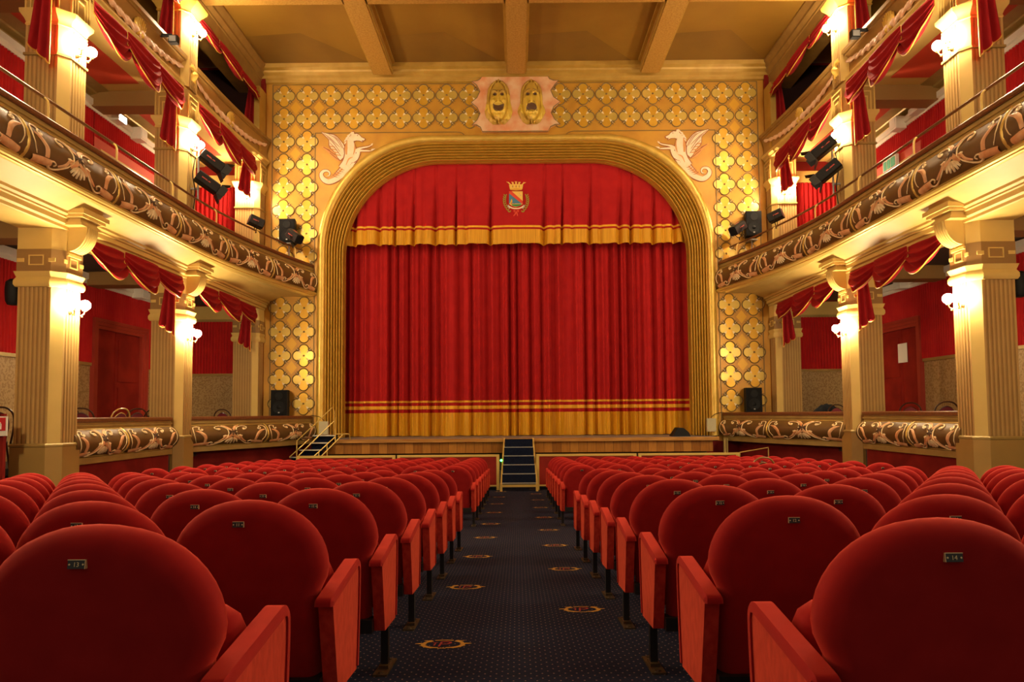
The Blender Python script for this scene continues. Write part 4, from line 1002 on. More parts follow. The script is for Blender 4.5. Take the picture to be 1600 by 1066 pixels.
        for q in range(-3, 4):
            ang = q * .26; base = (yc, 7.70); tip = (yc + .26 * math.sin(ang), 7.72 + .30 * math.cos(ang))
            f = lambda u, v, o: surf(sd, P, pf, P.s_at_y(u), (v - 7.585) / .465, .025 + o)
            m.ribbon([base, ((base[0] + tip[0]) / 2 + .02 * q, (base[1] + tip[1]) / 2), tip], [.03, .085, .03], f, 0, .03, n=4)
        m.ball(surf(sd, P, pf, P.s_at_y(yc - .07), .2, .03), .055, 8); m.ball(surf(sd, P, pf, P.s_at_y(yc + .07), .2, .03), .055, 8)
        m.build('palmette', LEAF, t, weld=False, angle=60)
    for yq in heads[:3]:
        s_ = P.s_at_y(yq); NU, NV = 20, 24; rows = []
        for j in range(NV + 1):
            v = -1 + 2 * j / NV; r = []
            for i in range(NU + 1):
                u = -1 + 2 * i / NU; hw = .25 * (1 - .35 * max(0, -v) ** 2) * (1 if v < .6 else 1 - .5 * ((v - .6) / .4) ** 2)
                rim = (1 - abs(u) ** 3) * (1 - abs(v) ** 6)
                d = .14 * rim + .10 * G(u, v, 0, .0, .2, .3) - .09 * G(abs(u), v, .42, .2, .17, .12) - .10 * G(u, v, 0, -.52, .3, .13) + .03 * G(abs(u), v, .45, .4, .3, .07)
                x, y, nx, ny = P.at(s_ + u * hw); o_ = .05 + max(d, 0)
                r.append((sd * (x + nx * o_), y + ny * o_, 7.86 + v * .34))
            rows.append(r)
        m = MB(); m.grid(rows); hd = m.build('mask_head', LEAF, t, angle=180)
        for u, v, r in ((-.42, .2, .032), (.42, .2, .032)):
            x, y, nx, ny = P.at(s_ + u * .25); m = MB(); m.ball((sd * (x + nx * .13), y + ny * .13, 7.86 + v * .34), r, 8); m.build('eye_opening', MASKD, hd)
        x, y, nx, ny = P.at(s_); m = MB(); m.ball((sd * (x + nx * .10), y + ny * .10, 7.86 - .52 * .34), .05, 8, 0, (1, 1.3, .8)); m.build('mouth_opening', MASKD, hd)
    # ---------------- draped festoons
    GS = 'crimson festoon curtains'
    swag(sd, 11.75, 15.05, 3.12, XC0 + .08, 'crimson festoon curtain over the %s box between the two tall columns' % S, GS, .62, 1.28)
    swag(sd, 15.75, 19.3, 3.12, XC0 + .08, 'crimson festoon curtain over the %s box beside the stage wall' % S, GS, .62, 1.22)
    swag(sd, 11.75, 14.98, 7.40, XC0 + .10, 'crimson festoon curtain over the %s balcony between the two tall columns' % S, GS, .78, 1.45)
    swag(sd, 15.75, 19.2, 7.40, XC0 + .10, 'crimson festoon curtain over the %s balcony beside the stage wall' % S, GS, .78, 1.15)
    swag(sd, 7.6, 10.92, 7.40, XC0 + .10, 'crimson festoon tail at the %s frame edge, hanging on the column nearer the camera' % S, GS, .78, 1.62)
    swag(sd, 15.75, 19.75, 9.62, XC0 + .22, 'crimson festoon curtain in the dark top tier on the %s beside the stage wall' % S, GS, .55, 1.36)
    swag(sd, 11.7, 15.0, 9.62, XC0 + .22, 'crimson festoon curtain in the dark top tier on the %s between columns' % S, GS, .55, 1.36)
# ================================================================== SEATS
def superarch(hw, z0, zs, zt, n=22):
    """outline of a dome-topped seat back, from bottom left round to bottom right"""
    b = zt - zs; P = [(-hw * .85, z0), (-hw * .86, lerp(z0, zs, .55)), (-hw * .885, lerp(z0, zs, .79)), (-hw * .975, lerp(z0, zs, .91))]
    for i in range(n + 1):
        a = PI - PI * i / n; c, s_ = math.cos(a), math.sin(a)
        P.append((hw * math.copysign(abs(c) ** .94, c), zs + b * s_ ** .97 if s_ > 0 else zs))
    return P + [(hw * .975, lerp(z0, zs, .91)), (hw * .885, lerp(z0, zs, .79)), (hw * .86, lerp(z0, zs, .55)), (hw * .85, z0)]
def rings(m, out_fn, steps, yf, mi=0):
    """nested outlines from the rear middle round the edge to the front middle"""
    rows = []
    for ins, d in steps:
        P = out_fn(ins); rows.append([(x, yf(z) + d, z) for x, z in P])
    m.grid(rows, mi, cu=True)
    o = len(m.v); n = len(rows[0])
    m.f.append(tuple(o - n * len(rows) + k for k in range(n))); m.m.append(mi); m.f.append(tuple(o - n + k for k in range(n))[::-1]); m.m.append(mi)
def lean(z): return .10 * (0.955 - z) / .68                    # the back leans towards the row behind
SM = {}
def seat_meshes():
    m = MB()
    of = lambda e: superarch(.288 - e, .275 + e * .6, .705, .955 - e)
    steps = [(.10, .0), (.062, .0), (.045, .003), (.026, .012), (.011, .027), (.002, .047), (0, .065), (.006, .088), (.02, .105), (.05, .118), (.09, .122)]
    rings(m, of, steps, lean); o = m.build('backrest', VEL, None, local=True, angle=180); SM['back'] = o.data; bpy.data.objects.remove(o)
    m = MB(); m.box(-.262, .262, .075, .15, .235, .30); m.box(-.03, .03, .06, .11, .20, .25); o = m.build('back_frame', IRON, None, local=True, angle=20); SM['frame'] = o.data; bpy.data.objects.remove(o)
    # tipped-up cushion
    m = MB()
    of = lambda e: [(x, z) for x, z in [(-.245 + e, .30 + e), (-.25 + e, .45), (-.245 + e, .61 - e), (-.22 + e, .665 - e), (-.17, .69 - e), (0, .695 - e), (.17, .69 - e), (.22 - e, .665 - e), (.245 - e, .61 - e), (.25 - e, .45), (.245 - e, .30 + e)]]
    rings(m, of, [(.06, .265), (.03, .27), (.01, .285), (0, .31), (0, .35), (.01, .38), (.03, .40), (.07, .405)], lambda z: .0); o = m.build('tip_up_cushion', VEL, None, local=True, angle=180); SM['cushion'] = o.data; bpy.data.objects.remove(o)
    # arm: side panel, padded top that folds over the front edge
    side = [(.045, .585), (.125, .235), (.415, .215), (.455, .62), (.43, .648)]
    m = MB(); m.prism(side, lambda u, v, d: (d, u, v), -.027, .027); o = m.build('arm_panel', VELP, None, local=True, angle=30); SM['panel'] = o.data; bpy.data.objects.remove(o)
    m = MB(); path = cr([(.012, .578), (.02, .602), (.06, .612), (.20, .632), (.36, .655), (.43, .662), (.466, .64), (.474, .58), (.462, .42), (.440, .225)], 4); rows = []
    for i, (y, z) in enumerate(path):
        a = path[max(i - 1, 0)]; b = path[min(i + 1, len(path) - 1)]; ty, tz = b[0] - a[0], b[1] - a[1]; l = math.hypot(ty, tz); ny, nz = -tz / l, ty / l
        th = .030
        if i == 0: th = .012
        rows.append([(x, y - ny * (th if q else 0) , z - nz * (th if q else 0)) for x, q in ((-.033, 1), (-.033, .0), (.033, 0), (.033, 1))])
        r = rows[-1]; r[1] = (-.033, y - ny * .010, z - nz * .010); r.insert(2, (-.026, y, z)); r.insert(3, (.026, y, z)); r[4] = (.033, y - ny * .010, z - nz * .010)
    m.grid(rows, cu=True)
    n = len(rows[0]); m.f.append(tuple(range(n))); m.m.append(0); o_ = len(m.v) - n; m.f.append(tuple(o_ + k for k in range(n))); m.m.append(0)
    o = m.build('armrest_pad', VEL, None, local=True, angle=50); SM['pad'] = o.data; bpy.data.objects.remove(o)
    m = MB(); m.box(-.019, .019, .25, .29, .0, .235); o = m.build('leg', IRON, None, local=True, angle=20); SM['leg'] = o.data; bpy.data.objects.remove(o)
    m = MB(); m.box(-.036, .036, .125, .41, -.012, .012); m.box(-.025, .025, .22, .32, .012, .028)
    for y in (.155, .38): m.lathe([(.016, .012), (.014, .02), (0, .021)], (0, y, 0), (0, 0, 1), 8)
    o = m.build('foot_plate', FOOTP, None, local=True, angle=20); SM['foot'] = o.data; bpy.data.objects.remove(o)
    m = MB(); m.box(-.020, .020, -.004, .004, -.0095, .0095, 0); m.box(-.020, .020, -.0055, -.001, .0095, .0112, 1); m.box(.020, .0213, -.0055, .004, -.0095, .0112, 1)
    for s in (-1, 1): m.lathe([(.0022, .004), (.0022, .0052), (0, .0055)], (s * .0155, 0, 0), (0, -1, 0), 8, 1)
    o = m.build('number_plate', [PLATE, PLATEG], None, local=True, angle=20); SM['plate'] = o.data; bpy.data.objects.remove(o)
    o = MB(); o = o.box(-.020, .020, -.004, .004, -.0095, .0095, 0).box(-.020, .020, -.0055, -.001, .0095, .0112, 1).box(-.0213, -.020, -.0055, .004, -.0095, .0112, 1)
    for s in (-1, 1): o.lathe([(.0022, .004), (.0022, .0052), (0, .0055)], (s * .0155, 0, 0), (0, -1, 0), 8, 1)
    o = o.build('number_plate', [PLATE, PLATEG], None, local=True, angle=20); SM['plate_r'] = o.data; bpy.data.objects.remove(o)
seat_meshes()
def text_mesh(txt, size, mt, name):
    c = bpy.data.curves.new(name, 'FONT'); c.body = txt; c.size = size; c.align_x = 'CENTER'; c.align_y = 'CENTER'; c.extrude = size * .02; c.resolution_u = 3
    o = bpy.data.objects.new(name, c); COL.objects.link(o); bpy.context.view_layer.update()
    me = bpy.data.meshes.new_from_object(o.evaluated_get(bpy.context.evaluated_depsgraph_get())); bpy.data.objects.remove(o); bpy.data.curves.remove(c)
    me.transform(Matrix.Rotation(PI / 2, 4, 'X')); me.materials.clear(); me.materials.append(mt); me.name = name; return me
NUMS = {n: text_mesh(str(n), .0145, PLATEG, 'seat_number') for n in range(1, 31)}
def put(name, me, parent, loc=(0, 0, 0), rot=None):
    o = bpy.data.objects.new(name, me); COL.objects.link(o); o.parent = parent; o.location = loc
    if rot: o.rotation_euler = rot
    return o
ROWS = [1.565 + .9 * i for i in range(8)] + [10.585 + .9 * i for i in range(7)]
FRAME_W = 1110
for sd in (-1, 1):
    for ri, yr in enumerate(ROWS):
        n = 9
        for k in range(n):
            x = sd * (.99 + .58 * k)
            if abs(x) * 1067 / (yr + .2) > FRAME_W + 300: continue
            if sd > 0 and ri == 10 and k == 6: continue          # a loose chair stands here
            fh = floor_h(yr + .25)
            posn = 'on the central aisle' if k == 0 else ORD[k + 1] + ' from the central aisle'
            t = thing('theatre_seat', 'red velvet seat, %s block, %s row from the camera, %s' % (SIDE[sd], ORD[ri + 1], posn), 'seat', (x, yr, fh), 'red velvet stalls seats')
            put('backrest', SM['back'], t); put('back_frame', SM['frame'], t); put('tip_up_cushion', SM['cushion'], t)
            num = (13 if ri == 0 else 11) + 2 * k if sd < 0 else (14 if ri == 0 else 12) + 2 * k
            if ri % 3 == 2 and sd < 0: num += 1
            px = -.02 * (-sd) if False else (-.015 if sd < 0 else .0)
            pl = put('number_plate', SM['plate' if sd < 0 else 'plate_r'], t, (px, lean(.872) - .002, .872), (-.145, 0, 0))
            if ri < 6: put('seat_number', NUMS[min(num, 30)], pl, (0, -.0045, -.0005))
            arms = [-sd * .29] + ([sd * .29] if k == n - 1 else [])
            for ax in arms:
                put('armrest_pad', SM['pad'], t, (ax, 0, 0)); put('arm_panel', SM['panel'], t, (ax, 0, 0)); put('leg', SM['leg'], t, (ax, 0, -.01)); put('foot_plate', SM['foot'], t, (ax, 0, .012), (-.058, 0, 0))

# ================================================================== FRONT BARRIER, STAIRS
Yb = 18.62
for (x0, x1, lbl) in ((-6.0, -3.32, 'low red barrier panel with gold frame, outer one before the stage on the left'), (-3.27, -.50, 'low red barrier panel with gold frame, left of the central steps'), (.5, 3.22, 'low red barrier panel with gold frame, right of the central steps'), (3.27, 6.0, 'low red barrier panel with gold frame, outer one before the stage on the right')):
    t = thing('barrier_panel', lbl, 'barrier', ((x0 + x1) / 2, Yb, floor_h(Yb)), 'red and gold barrier panels'); fb = floor_h(Yb)
    m = MB(); m.box(x0 + .06, x1 - .06, Yb - .015, Yb + .015, fb + .14, -1.15); m.build('red_board', DOORR, t, angle=20)
    m = MB(); m.box(x0, x1, Yb - .035, Yb + .035, -1.16, -1.10); m.build('top_rail', GOLDP, t, angle=20)
    m = MB(); m.box(x0, x1, Yb - .02, Yb + .02, fb + .10, fb + .14); m.build('bottom_rail', GOLDP, t, angle=20)
    for a in (x0, x1 - .08):
        m = MB(); m.box(a, a + .08, Yb - .035, Yb + .035, fb, -1.16); m.build('post', GOLDP, t, angle=20)
# central steps
t = thing('stage_steps', 'steep navy carpeted steps with gold stringers in the gap of the barrier', 'steps', (.03, 18.6, floor_h(18)))
NS = 6
for k in range(NS):
    h = -.70 - .226 * k; y1 = 19.22 - .2 * k; xw = .385 + .015 * k
    m = MB(); m.box(.03 - xw, .03 + xw, y1 - .2, y1, h - .226, h - .222 + .0); m.box(.03 - xw, .03 + xw, y1 - .21, y1 - .19, h - .452 + .23, h - .004); m.build('riser', NAVY, t, angle=20) if k < NS - 1 else None
    if 0 < k:
        m = MB(); m.box(.03 - xw, .03 + xw, y1 - .03, y1 + .18, h - .02, h); m.build('tread', NAVY, t, angle=20)
        m = MB(); m.box(.03 - xw, .03 + xw, y1 - .045, y1 - .025, h - .022, h + .006); m.build('nosing', NOSE, t, angle=20)
for s in (-1, 1):
    m = MB(); m.tube([(.03 + s * .40, 19.2, -.69), (.03 + s * .48, 18.12, floor_h(18.1))], .028, 6); m.build('stringer', GOLDP, t)
    m = MB(); m.box(.03 + s * .44, .03 + s * .50, 18.05, 18.12, floor_h(18.1), -1.83); m.build('post', GOLDP, t, angle=20)
m = MB(); m.box(-.47, .53, 18.08, 18.11, -1.93, -1.87); m.build('bottom_rail', GOLDP, t, angle=20)
t = tag(MB().add([], []).ball((-.452, 18.7, -1.27), .03, 10).build('exit_pilot_light', GREENL), 'small green pilot light glowing beside the central steps', 'light')
t = thing('cable_box', 'small pale cable box under the green light by the steps', 'box', (-.5, 18.8, floor_h(18.8)))
m = MB(); m.box(-.56, -.46, 18.75, 18.85, floor_h(18.8), -1.55); m.build('box_body', GREENL and STEEL, t, angle=20)
# side steps on the left with gold handrails
t = thing('side_steps', 'navy carpeted side steps with thin gold handrails at the left stage corner', 'steps', (-5.7, 19.2, floor_h(19)))
def rail(m, pts, r=.016): m.tube(pts, r, 6)
for k, (h, xa, xb) in enumerate(((-.56, -5.70, -5.08), (-.76, -5.76, -5.26), (-.95, -6.02, -5.42), (-1.14, -6.26, -5.6), (-1.34, -6.3, -5.7), (-1.54, -6.3, -5.8))):
    y = 19.12 - .085 * k
    m = MB(); m.box(xa, xb, y, y + .2, h - .03, h - .002); m.box(xa, xb, y + .10, y + .12, h - .21, h - .02); m.build('tread', NAVY, t, angle=20)
    m = MB(); m.box(xa - .01, xb + .01, y - .02, y, h - .03, h + .006); m.build('nosing', NOSE, t, angle=20)
for pts in ([(-6.05, 18.76, -2.0), (-6.05, 18.78, -.70), (-5.6, 18.9, -.25), (-5.14, 19.0, .21), (-5.09, 19.0, .12), (-5.06, 19.02, -.74)],
            [(-6.0, 18.80, -1.10), (-5.56, 18.95, -.63), (-5.10, 19.02, -.17)], [(-6.24, 18.76, -1.14), (-5.76, 18.95, -.66)],
            [(-5.60, 18.80, -1.14), (-5.08, 19.02, -.62)], [(-5.40, 18.80, -1.14), (-4.86, 19.08, -.54)],
            [(-5.03, 19.02, -.53), (-4.70, 19.1, -.53), (-4.69, 19.2, -.684)], [(-5.47, 18.85, -1.5), (-5.47, 18.86, -1.0)], [(-5.27, 18.95, -1.3), (-5.27, 18.95, -.80)]):
    m = MB(); rail(m, pts); m.build('handrail', GOLDP, t)
# right-hand rail by the stage box
t = thing('corner_rail', 'thin gold rail standing at the right end of the front barrier', 'rail', (6.6, 18.5, floor_h(18.5)))
m = MB(); rail(m, [(6.02, 18.6, -1.10), (6.58, 18.0, -.94), (6.58, 18.0, -1.08)], .016); m.build('top_bar', GOLDP, t)
for x, y, h0, h1 in ((6.02, 18.6, floor_h(18.6), -1.10), (6.58, 18.0, floor_h(18), -1.0)):
    m = MB(); rail(m, [(x, y, h0), (x, y, h1)], .016); m.build('post', GOLDP, t)
t = thing('stage_corner_post', 'pale gold post at the foot of the right stage box', 'post', (5.85, 19.3, floor_h(19.3)))
m = MB(); m.box(5.80, 5.86, 19.28, 19.34, floor_h(19.3), -.74); m.box(5.88, 5.92, 19.28, 19.34, floor_h(19.3), -.74); m.build('post_shaft', MOULD, t, angle=20)

# ================================================================== STAGE EQUIPMENT
def speaker(x, y, h0, wd, ht, dp, rz, label):
    t = thing('loudspeaker', label, 'speaker', (x, y, h0)); t.rotation_euler.z = rz
    m = MB(); m.prism([(-wd / 2, 0), (wd / 2, 0), (wd / 2 * .72, dp), (-wd / 2 * .72, dp)], lambda u, v, d: (u, v, d), 0, ht); m.build('cabinet', BLACK, t, local=True, angle=20)
    m = MB(); m.box(-wd / 2 * .92, wd / 2 * .92, -.012, 0, ht * .04, ht * .96); m.build('front_grille', GRILL, t, local=True, angle=20)
    m = MB(); m.lathe([(wd * .36, 0), (wd * .36, .008), (wd * .30, .004), (wd * .12, .002), (wd * .1, .010), (0, .014)], (0, -.012, ht * .33), (0, -1, 0), 22); m.build('woofer', BLACK, t, local=True)
    m = MB(); m.lathe([(wd * .24, 0), (wd * .23, .006), (wd * .08, .002), (0, .003)], (0, -.012, ht * .76), (0, -1, 0), 18); m.build('horn', BLACK, t, local=True)
    m = MB(); m.box(-.022, .022, -.022, -.013, ht * .10, ht * .15); m.build('badge', STEEL, t, local=True, angle=20)
    return t
speaker(-6.82, 19.55, -.01, .48, .74, .38, .0, 'black loudspeaker standing on the left stage box parapet by the arch')
speaker(6.78, 19.55, -.01, .46, .70, .38, .0, 'black loudspeaker standing on the right stage box parapet by the arch')
speaker(-6.66, 19.6, 5.02, .46, .70, .34, .0, 'black loudspeaker mounted above the left balcony end against the gilded wall')
speaker(6.92, 19.6, 5.12, .46, .72, .34, .0, 'black loudspeaker mounted above the right balcony end against the gilded wall')
for sd, lx in ((-1, -6.66), (1, 6.92)):
    t = thing('speaker_bracket', 'grey pole bracket under the loudspeaker at the %s balcony end' % SIDE[sd], 'bracket', (lx, 19.75, 4.3))
    m = MB(); m.tube([(lx, 19.8, 4.3), (lx, 19.8, 5.04)], .025, 8); m.box(lx - .12, lx + .12, 19.62, 19.98, 5.0, 5.02); m.build('pole', STEEL, t)

def lantern(P, aim, label, ln=.42, r=.115, doors=True, hook=(0, 0, .3)):
    """black theatre lantern: body, yoke, barn doors; aim is the beam direction"""
    t = thing('stage_lantern', label, 'spotlight', P, None)
    d = Vector(aim).normalized(); q = Vector((0, 0, 1)); u = d.cross(q).normalized(); v = u.cross(d)
    M = Matrix(((u.x, d.x, v.x, 0), (u.y, d.y, v.y, 0), (u.z, d.z, v.z, 0), (0, 0, 0, 1)))
    m = MB(); w_ = r
    m.prism([(-w_, -w_ * .8), (-w_ * .7, -w_), (w_ * .7, -w_), (w_, -w_ * .8), (w_, w_ * .7), (w_ * .6, w_), (-w_ * .6, w_), (-w_, w_ * .7)], lambda a, b, c: (a, c, b), -ln / 2, ln / 2)
    for k in range(5): m.box(-w_ * 1.03, w_ * 1.03, -ln / 2 + .03 + k * .05, -ln / 2 + .045 + k * .05, -w_ * .6, w_ * .6)
    m.xf(M); m.build('housing', SPOTB, t, local=True, angle=25)
    m = MB(); m.box(w_ + .001, w_ + .006, -ln * .3, ln * .1, -.012, .012); m.box(-w_ - .006, -w_ - .001, -ln * .3, ln * .1, -.012, .012); m.box(-.03, .03, -ln * .3, ln * .1, w_, w_ + .004); m.xf(M); m.build('red_stripe', REDST, t, local=True, angle=20)
    m = MB(); m.lathe([(r * .86, ln / 2), (r * .86, ln / 2 + .02), (r * .7, ln / 2 + .005), (0, ln / 2 + .012)], (0, 0, 0), (0, 1, 0), 18); m.xf(M); m.build('lens', GRILL, t, local=True)
    if doors:
        for k in range(4):
            a = k * PI / 2; m = MB(); L = .17
            pts = [(-w_, ln / 2 + .01, w_), (w_, ln / 2 + .01, w_), (w_ * .75, ln / 2 + L, w_ + L * (.75 if k % 2 == 0 else .25)), (-w_ * .75, ln / 2 + L, w_ + L * (.75 if k % 2 == 0 else .25))]
            th = [(x, y + .004, z - .008) for x, y, z in pts]
            m.add(pts + th, [(0, 1, 2, 3), (7, 6, 5, 4), (0, 4, 5, 1), (1, 5, 6, 2), (2, 6, 7, 3), (3, 7, 4, 0)]); m.xf(M @ Matrix.Rotation(a, 4, 'Y')); m.build('barn_door', SPOTB, t, local=True, angle=20)
    H = Vector(hook); m = MB()
    for s in (-1, 1): m.tube([u * s * (r + .012), u * s * (r + .02) + H * .45, u * s * (r * .4) + H * .75, H * .8], .011, 6)
    m.tube([H * .75, H], .016, 6); m.build('yoke', STEEL if False else SPOTB, t, local=True)
    return t
lantern((-7.05, 15.55, 5.90), (.55, .45, -.42), 'upper black stage lantern with barn doors on the left column by the balcony', .52, .13, hook=(-.22, -.05, .18))
lantern((-7.05, 15.35, 5.33), (.55, .40, -.40), 'lower black stage lantern with barn doors on the left column by the balcony', .52, .13, hook=(-.22, .0, .22))
lantern((7.05, 15.3, 6.0), (-.6, .35, -.48), 'upper black stage lantern with barn doors on the right column by the balcony', .52, .13, hook=(.22, -.05, .18))
lantern((7.05, 15.1, 5.40), (-.6, .35, -.50), 'lower black stage lantern with barn doors on the right column by the balcony', .52, .13, hook=(.22, .0, .22))
for sd in (-1, 1):
    t = thing('lantern_pole', 'vertical steel pole carrying two stage lanterns on the %s column' % SIDE[sd], 'pole', (sd * 7.30, 15.4, 5.0))
    m = MB(); m.tube([(sd * 7.28, 15.4, 4.95), (sd * 7.28, 15.4, 6.2)], .024, 8); m.build('pole_tube', STEEL, t)
    m = MB()
    for h in (5.2, 6.1): m.box(sd * 7.26, sd * 7.44, 15.37, 15.43, h - .02, h + .02)
    m.build('wall_clamp', STEEL, t, angle=20)
    m = MB(); m.tube(cr([(sd * 7.3, 15.3, 5.9), (sd * 7.34, 15.26, 5.5), (sd * 7.3, 15.3, 5.1), (sd * 7.36, 15.33, 4.6)], 6), .012, 6); m.build('cable', BLACK, t)
lantern((-6.85, 17.75, 5.10), (.62, .45, -.25), 'black stage lantern clamped on the left balcony handrail near the half column', .36, .13, False, hook=(0, .0, -.30))
lantern((6.85, 17.75, 5.15), (-.62, .45, -.25), 'black stage lantern clamped on the right balcony handrail near the half column', .36, .13, False, hook=(.0, .0, -.34))
lantern((-6.28, 19.15, 5.08), (.60, -.35, -.45), 'black stage lantern before the loudspeaker at the left balcony end', .46, .13, False, hook=(-.05, .0, -.34))
lantern((6.28, 19.1, 5.20), (-.62, -.35, -.45), 'black stage lantern before the loudspeaker at the right balcony end', .46, .13, False, hook=(.05, .0, -.34))
for sd in (-1, 1):
    t = thing('floodlight', 'small square floodlight clamped on the %s upper gallery front' % SIDE[sd], 'floodlight', (sd * 7.2, 14.1, 8.0))
    m = MB(); m.box(sd * 7.12, sd * 7.30, 14.0, 14.12, 7.88, 8.04); m.build('housing', SPOTB, t, angle=20)
    m = MB(); m.box(sd * 7.14, sd * 7.28, 13.99, 14.0, 7.90, 8.02); m.build('glass', STEEL, t, angle=20)
    m = MB(); m.box(sd * 7.26, sd * 7.50, 14.06, 14.10, 8.04, 8.10); m.build('clamp', SPOTB, t, angle=20)
# stage monitor
t = thing('stage_monitor', 'black wedge monitor lying on the right end of the stage', 'speaker', (4.68, 19.75, -.684))
m = MB(); m.prism([(-.27, 0), (.27, 0), (.22, .10), (.05, .24), (-.10, .25)], lambda u, v, d: (4.68 + u, d, -.684 + v), 19.55, 19.95); m.build('cabinet', BLACK, t, angle=20)
m = MB(); m.add([(4.68 + .075, 19.57, -.684 + .222), (4.68 + .215, 19.57, -.684 + .108), (4.68 + .215, 19.93, -.684 + .108), (4.68 + .075, 19.93, -.684 + .222)], [(0, 1, 2, 3)]); m.xf(Matrix.Translation((.004, 0, .005))); m.build('grille', GRILL, t)
# pale electrical boxes on the arch
for sd in (-1, 1):
    t = thing('electrical_box', 'flat pale electrical box on the gilded arch band at the %s' % SIDE[sd], 'box', (sd * 5.62, 19.85, -.56))
    m = MB(); m.box(sd * 5.48, sd * 5.74, 19.78, 19.88, -.56, -.18); m.build('box_body', PLIN if False else mat('box_beige' + SIDE[sd], (.46, .40, .24), .5), t, angle=20)
    m = MB(); m.tube(cr([(sd * 5.60, 19.84, -.17), (sd * 5.75, 19.85, -.05), (sd * 6.0, 19.9, .0)], 5), .008, 5); m.build('cable', BLACK, t)

# ================================================================== BOX FURNISHINGS
def bentwood(x, y, rz, label, wood=WOODG, base=-.83):
    t = thing('bentwood_chair', label, 'chair', (x, y, base), 'bentwood chairs in the boxes'); t.rotation_euler.z = rz
    m = MB(); m.lathe([(.0, .455), (.17, .46), (.2, .45), (.205, .425), (.19, .41), (0, .41)], (0, 0, 0), (0, 0, 1), 20); m.build('seat', UPH, t, local=True)
    m = MB(); m.lathe([(.20, .40), (.215, .41), (.215, .43), (.2, .44)], (0, 0, 0), (0, 0, 1), 20); m.build('seat_rim', wood, t, local=True)
    hoop = cr([(-.20, -.17, .40), (-.225, -.20, .65), (-.20, -.25, .87), (-.11, -.28, .975), (0, -.285, 1.0), (.11, -.28, .975), (.20, -.25, .87), (.225, -.20, .65), (.20, -.17, .40)], 5)
    m = MB(); m.tube(hoop, .016, 7); m.build('back_hoop', wood, t, local=True)
    inner = cr([(-.12, -.185, .45), (-.15, -.205, .66), (-.12, -.24, .83), (0, -.265, .91), (.12, -.24, .83), (.15, -.205, .66), (.12, -.185, .45)], 5)
    m = MB(); m.tube(inner, .012, 6); m.build('inner_hoop', wood, t, local=True)
    m = MB(); rows = [[(px * s_, py - .012 + .01 * (1 - abs(s_)), pz) for s_ in (-.98, -.5, 0, .5, .98)] for px, py, pz in [(q[0], q[1], q[2]) for q in inner[len(inner) // 2:]]]; m.grid(rows)
    m.grid([[(p[0], p[1] + .02, p[2]) for p in r] for r in rows]); m.build('back_pad', UPH, t, local=True)
    for a, b in ((-1, -1), (1, -1), (-1, 1), (1, 1)):
        m = MB(); m.tube([(a * .15, b * .15, .41), (a * .19, b * .19, .0)], .015, 7); m.build('leg', wood, t, local=True)
    return t
bentwood(-8.5, 13.35, .5, 'dark bentwood chair with burgundy pad in the left box, close to the tall column')
bentwood(-8.75, 13.95, -.6, 'dark bentwood chair in the left box, second from the tall column nearer the camera')
bentwood(-8.5, 14.35, 1.2, 'pale gold bentwood chair turned sideways in the left box before the door', WOODP)
bentwood(-8.45, 15.0, .9, 'dark bentwood chair in the left box before the right edge of the door')
bentwood(-8.5, 15.85, .8, 'dark bentwood chair in the left box, half hidden by the column nearer the stage')
bentwood(-7.9, 18.5, .1, 'dark bentwood chair with burgundy back in the left stage box')
bentwood(-8.6, 11.2, 1.0, 'dark bentwood chair behind the left column nearer the camera, over the fire sign')
bentwood(8.5, 14.9, 2.4, 'dark bentwood chair in the right box before the red door')
bentwood(8.5, 13.7, -.2, 'dark bentwood chair with burgundy back in the right box, beside the tall column')
bentwood(8.4, 18.05, 2.6, 'bentwood chair with red back in the right stage box next to a dark jacket')
# jacket over a chair back
bentwood(8.45, 18.95, 0, 'bentwood chair under the dark jacket in the right stage box')
t = thing('dark_jacket', 'dark jacket lying over a chair in the right stage box', 'jacket', (8.45, 18.6, -.83))
m = MB(); rows = []
for j in range(9):
    v = j / 8; rows.append([(8.45 + .36 * (-1 + 2 * i / 14), 18.55 + .10 * math.sin(i * 1.3) * v, lerp(.16, -.55, v) - .20 * abs(-1 + 2 * i / 14) ** 2.2 + .015 * math.sin(i * 2.1)) for i in range(15)])
m.grid(rows); m.grid([[(p[0], p[1] + .22, p[2]) for p in r] for r in rows]); m.grid([[rows[0][i], (rows[0][i][0], rows[0][i][1] + .11, rows[0][i][2] + .04), (rows[0][i][0], rows[0][i][1] + .22, rows[0][i][2])] for i in range(15)]); m.build('jacket_cloth', NAVYC, t, angle=180)
# bentwood chair standing at the end of a seat row on the right (its curved back shows over the seats)
bentwood(4.47, 12.75, 0, 'lone bentwood chair standing among the red seats on the right', mat('honey_bentwood', (.28, .15, .05), .25), floor_h(12.75))
# paper notice, signs
t = thing('paper_notice', 'white paper notice taped on the red door in the right box', 'notice', (9.6, 17.0, 1.3))
m = MB(); m.box(9.655, 9.664, 16.85, 17.25, 1.2, 1.68); m.build('paper_sheet', PAPER, t, angle=20)
t = thing('fire_sign', 'red and white fire extinguisher sign at the left frame edge', 'sign', (-7.9, 10.4, -.25))
m = MB(); m.box(-8.02, -7.82, 10.48, 10.50, -.28, .02); m.build('sign_plate', PAPER, t, angle=20)
m = MB(); m.box(-8.0, -7.84, 10.472, 10.482, -.20, .0); m.build('red_field', SIGNR, t, angle=20)
m = MB(); m.lathe([(.022, -.14), (.022, -.06), (.010, -.045), (.010, -.03)], (-7.915, 10.466, -.04), (0, 0, 1), 10); m.build('extinguisher_symbol', PAPER, t)
m = MB(); m.box(-8.05, -7.95, 10.52, 10.56, floor_h(10.5), .05); m.box(-8.6, -7.9, 10.52, 10.58, floor_h(10.5), .06); m.build('sign_board', REDW, t, angle=20)
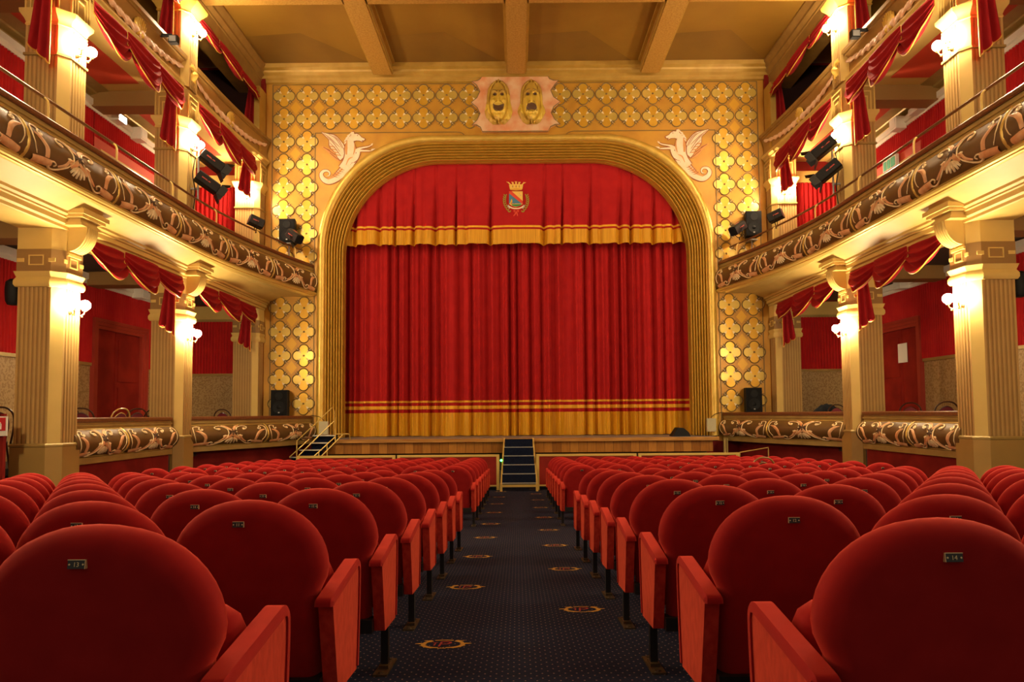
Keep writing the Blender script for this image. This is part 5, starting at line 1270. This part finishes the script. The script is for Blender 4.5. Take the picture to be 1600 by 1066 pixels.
t = thing('exit_sign', 'green and white emergency exit sign over the right balcony door', 'sign', (9.55, 17.4, 6.2))
m = MB(); m.box(9.50, 9.58, 16.75, 17.35, 6.12, 6.42); m.build('sign_housing', PAPER, t, angle=20)
m = MB()
m.box(9.49, 9.50, 16.79, 16.97, 6.15, 6.38); m.box(9.49, 9.50, 17.01, 17.14, 6.15, 6.38); m.box(9.49, 9.50, 17.18, 17.31, 6.15, 6.38); m.build('green_field', SIGNG, t, angle=20)
def small_box(x, y, h, sx, sy, sz, label, mt=WHITE, name='wall_fixture'):
    t = thing(name, label, 'fixture', (x, y, h - sz / 2)); m = MB(); m.box(x - sx / 2, x + sx / 2, y - sy / 2, y + sy / 2, h - sz / 2, h + sz / 2); m.build('fixture_body', mt, t, angle=20)
    m = MB(); m.box(x - sx / 2 - .012 * (1 if x > 0 else -1) * 1, x - sx / 2 * 1, y - sy * .4, y + sy * .4, h - sz * .4, h + sz * .4) if x > 0 else m.box(x + sx / 2, x + sx / 2 + .012, y - sy * .4, y + sy * .4, h - sz * .4, h + sz * .4)
    return t, m
for (a, lb) in (((-9.5, 16.0, 7.12, .22, .34, .17), 'white emergency light on the left balcony cornice'), ((-9.5, 16.9, 7.10, .26, .3, .3), 'white box speaker on the left balcony cornice'),
                ((-9.5, 16.2, 3.12, .2, .3, .14), 'white emergency light on the left box cornice'), ((-9.5, 17.1, 3.12, .26, .3, .3), 'white box speaker on the left box cornice'),
                ((9.5, 16.7, 3.14, .26, .3, .3), 'white box speaker on the right box cornice'), ((9.5, 15.9, 3.12, .2, .3, .14), 'white emergency light on the right box cornice'),
                ((9.5, 16.6, 7.10, .26, .3, .3), 'white box speaker on the right balcony cornice'), ((9.5, 15.8, 7.1, .2, .36, .14), 'white emergency light on the right balcony cornice'), ((-8.05, 19.8, 2.63, .14, .08, .13), 'tiny white detector on the end wall of the left stage box')):
    t, m = small_box(*a, lb); m.build('fixture_front', TUBE if lb.startswith('white emergency light on the left balcony') else PAPER, t, angle=20)
for sd in (-1, 1):
    t = thing('wall_speaker', 'small dark rounded speaker on the box side of the %s column nearer the camera' % SIDE[sd], 'speaker', (sd * 8.22, 11.0, 1.9))
    m = MB(); m.lathe([(.0, -.22), (.08, -.21), (.11, -.15), (.12, .05), (.11, .16), (.06, .21), (0, .22)], (sd * 8.23, 11.08, 2.05), (0, 0, 1), 14); m.build('speaker_shell', BLACK, t)
    m = MB(); m.box(sd * 8.08, sd * 8.16, 11.05, 11.11, 2.02, 2.08); m.build('wall_mount', STEEL, t, angle=20)
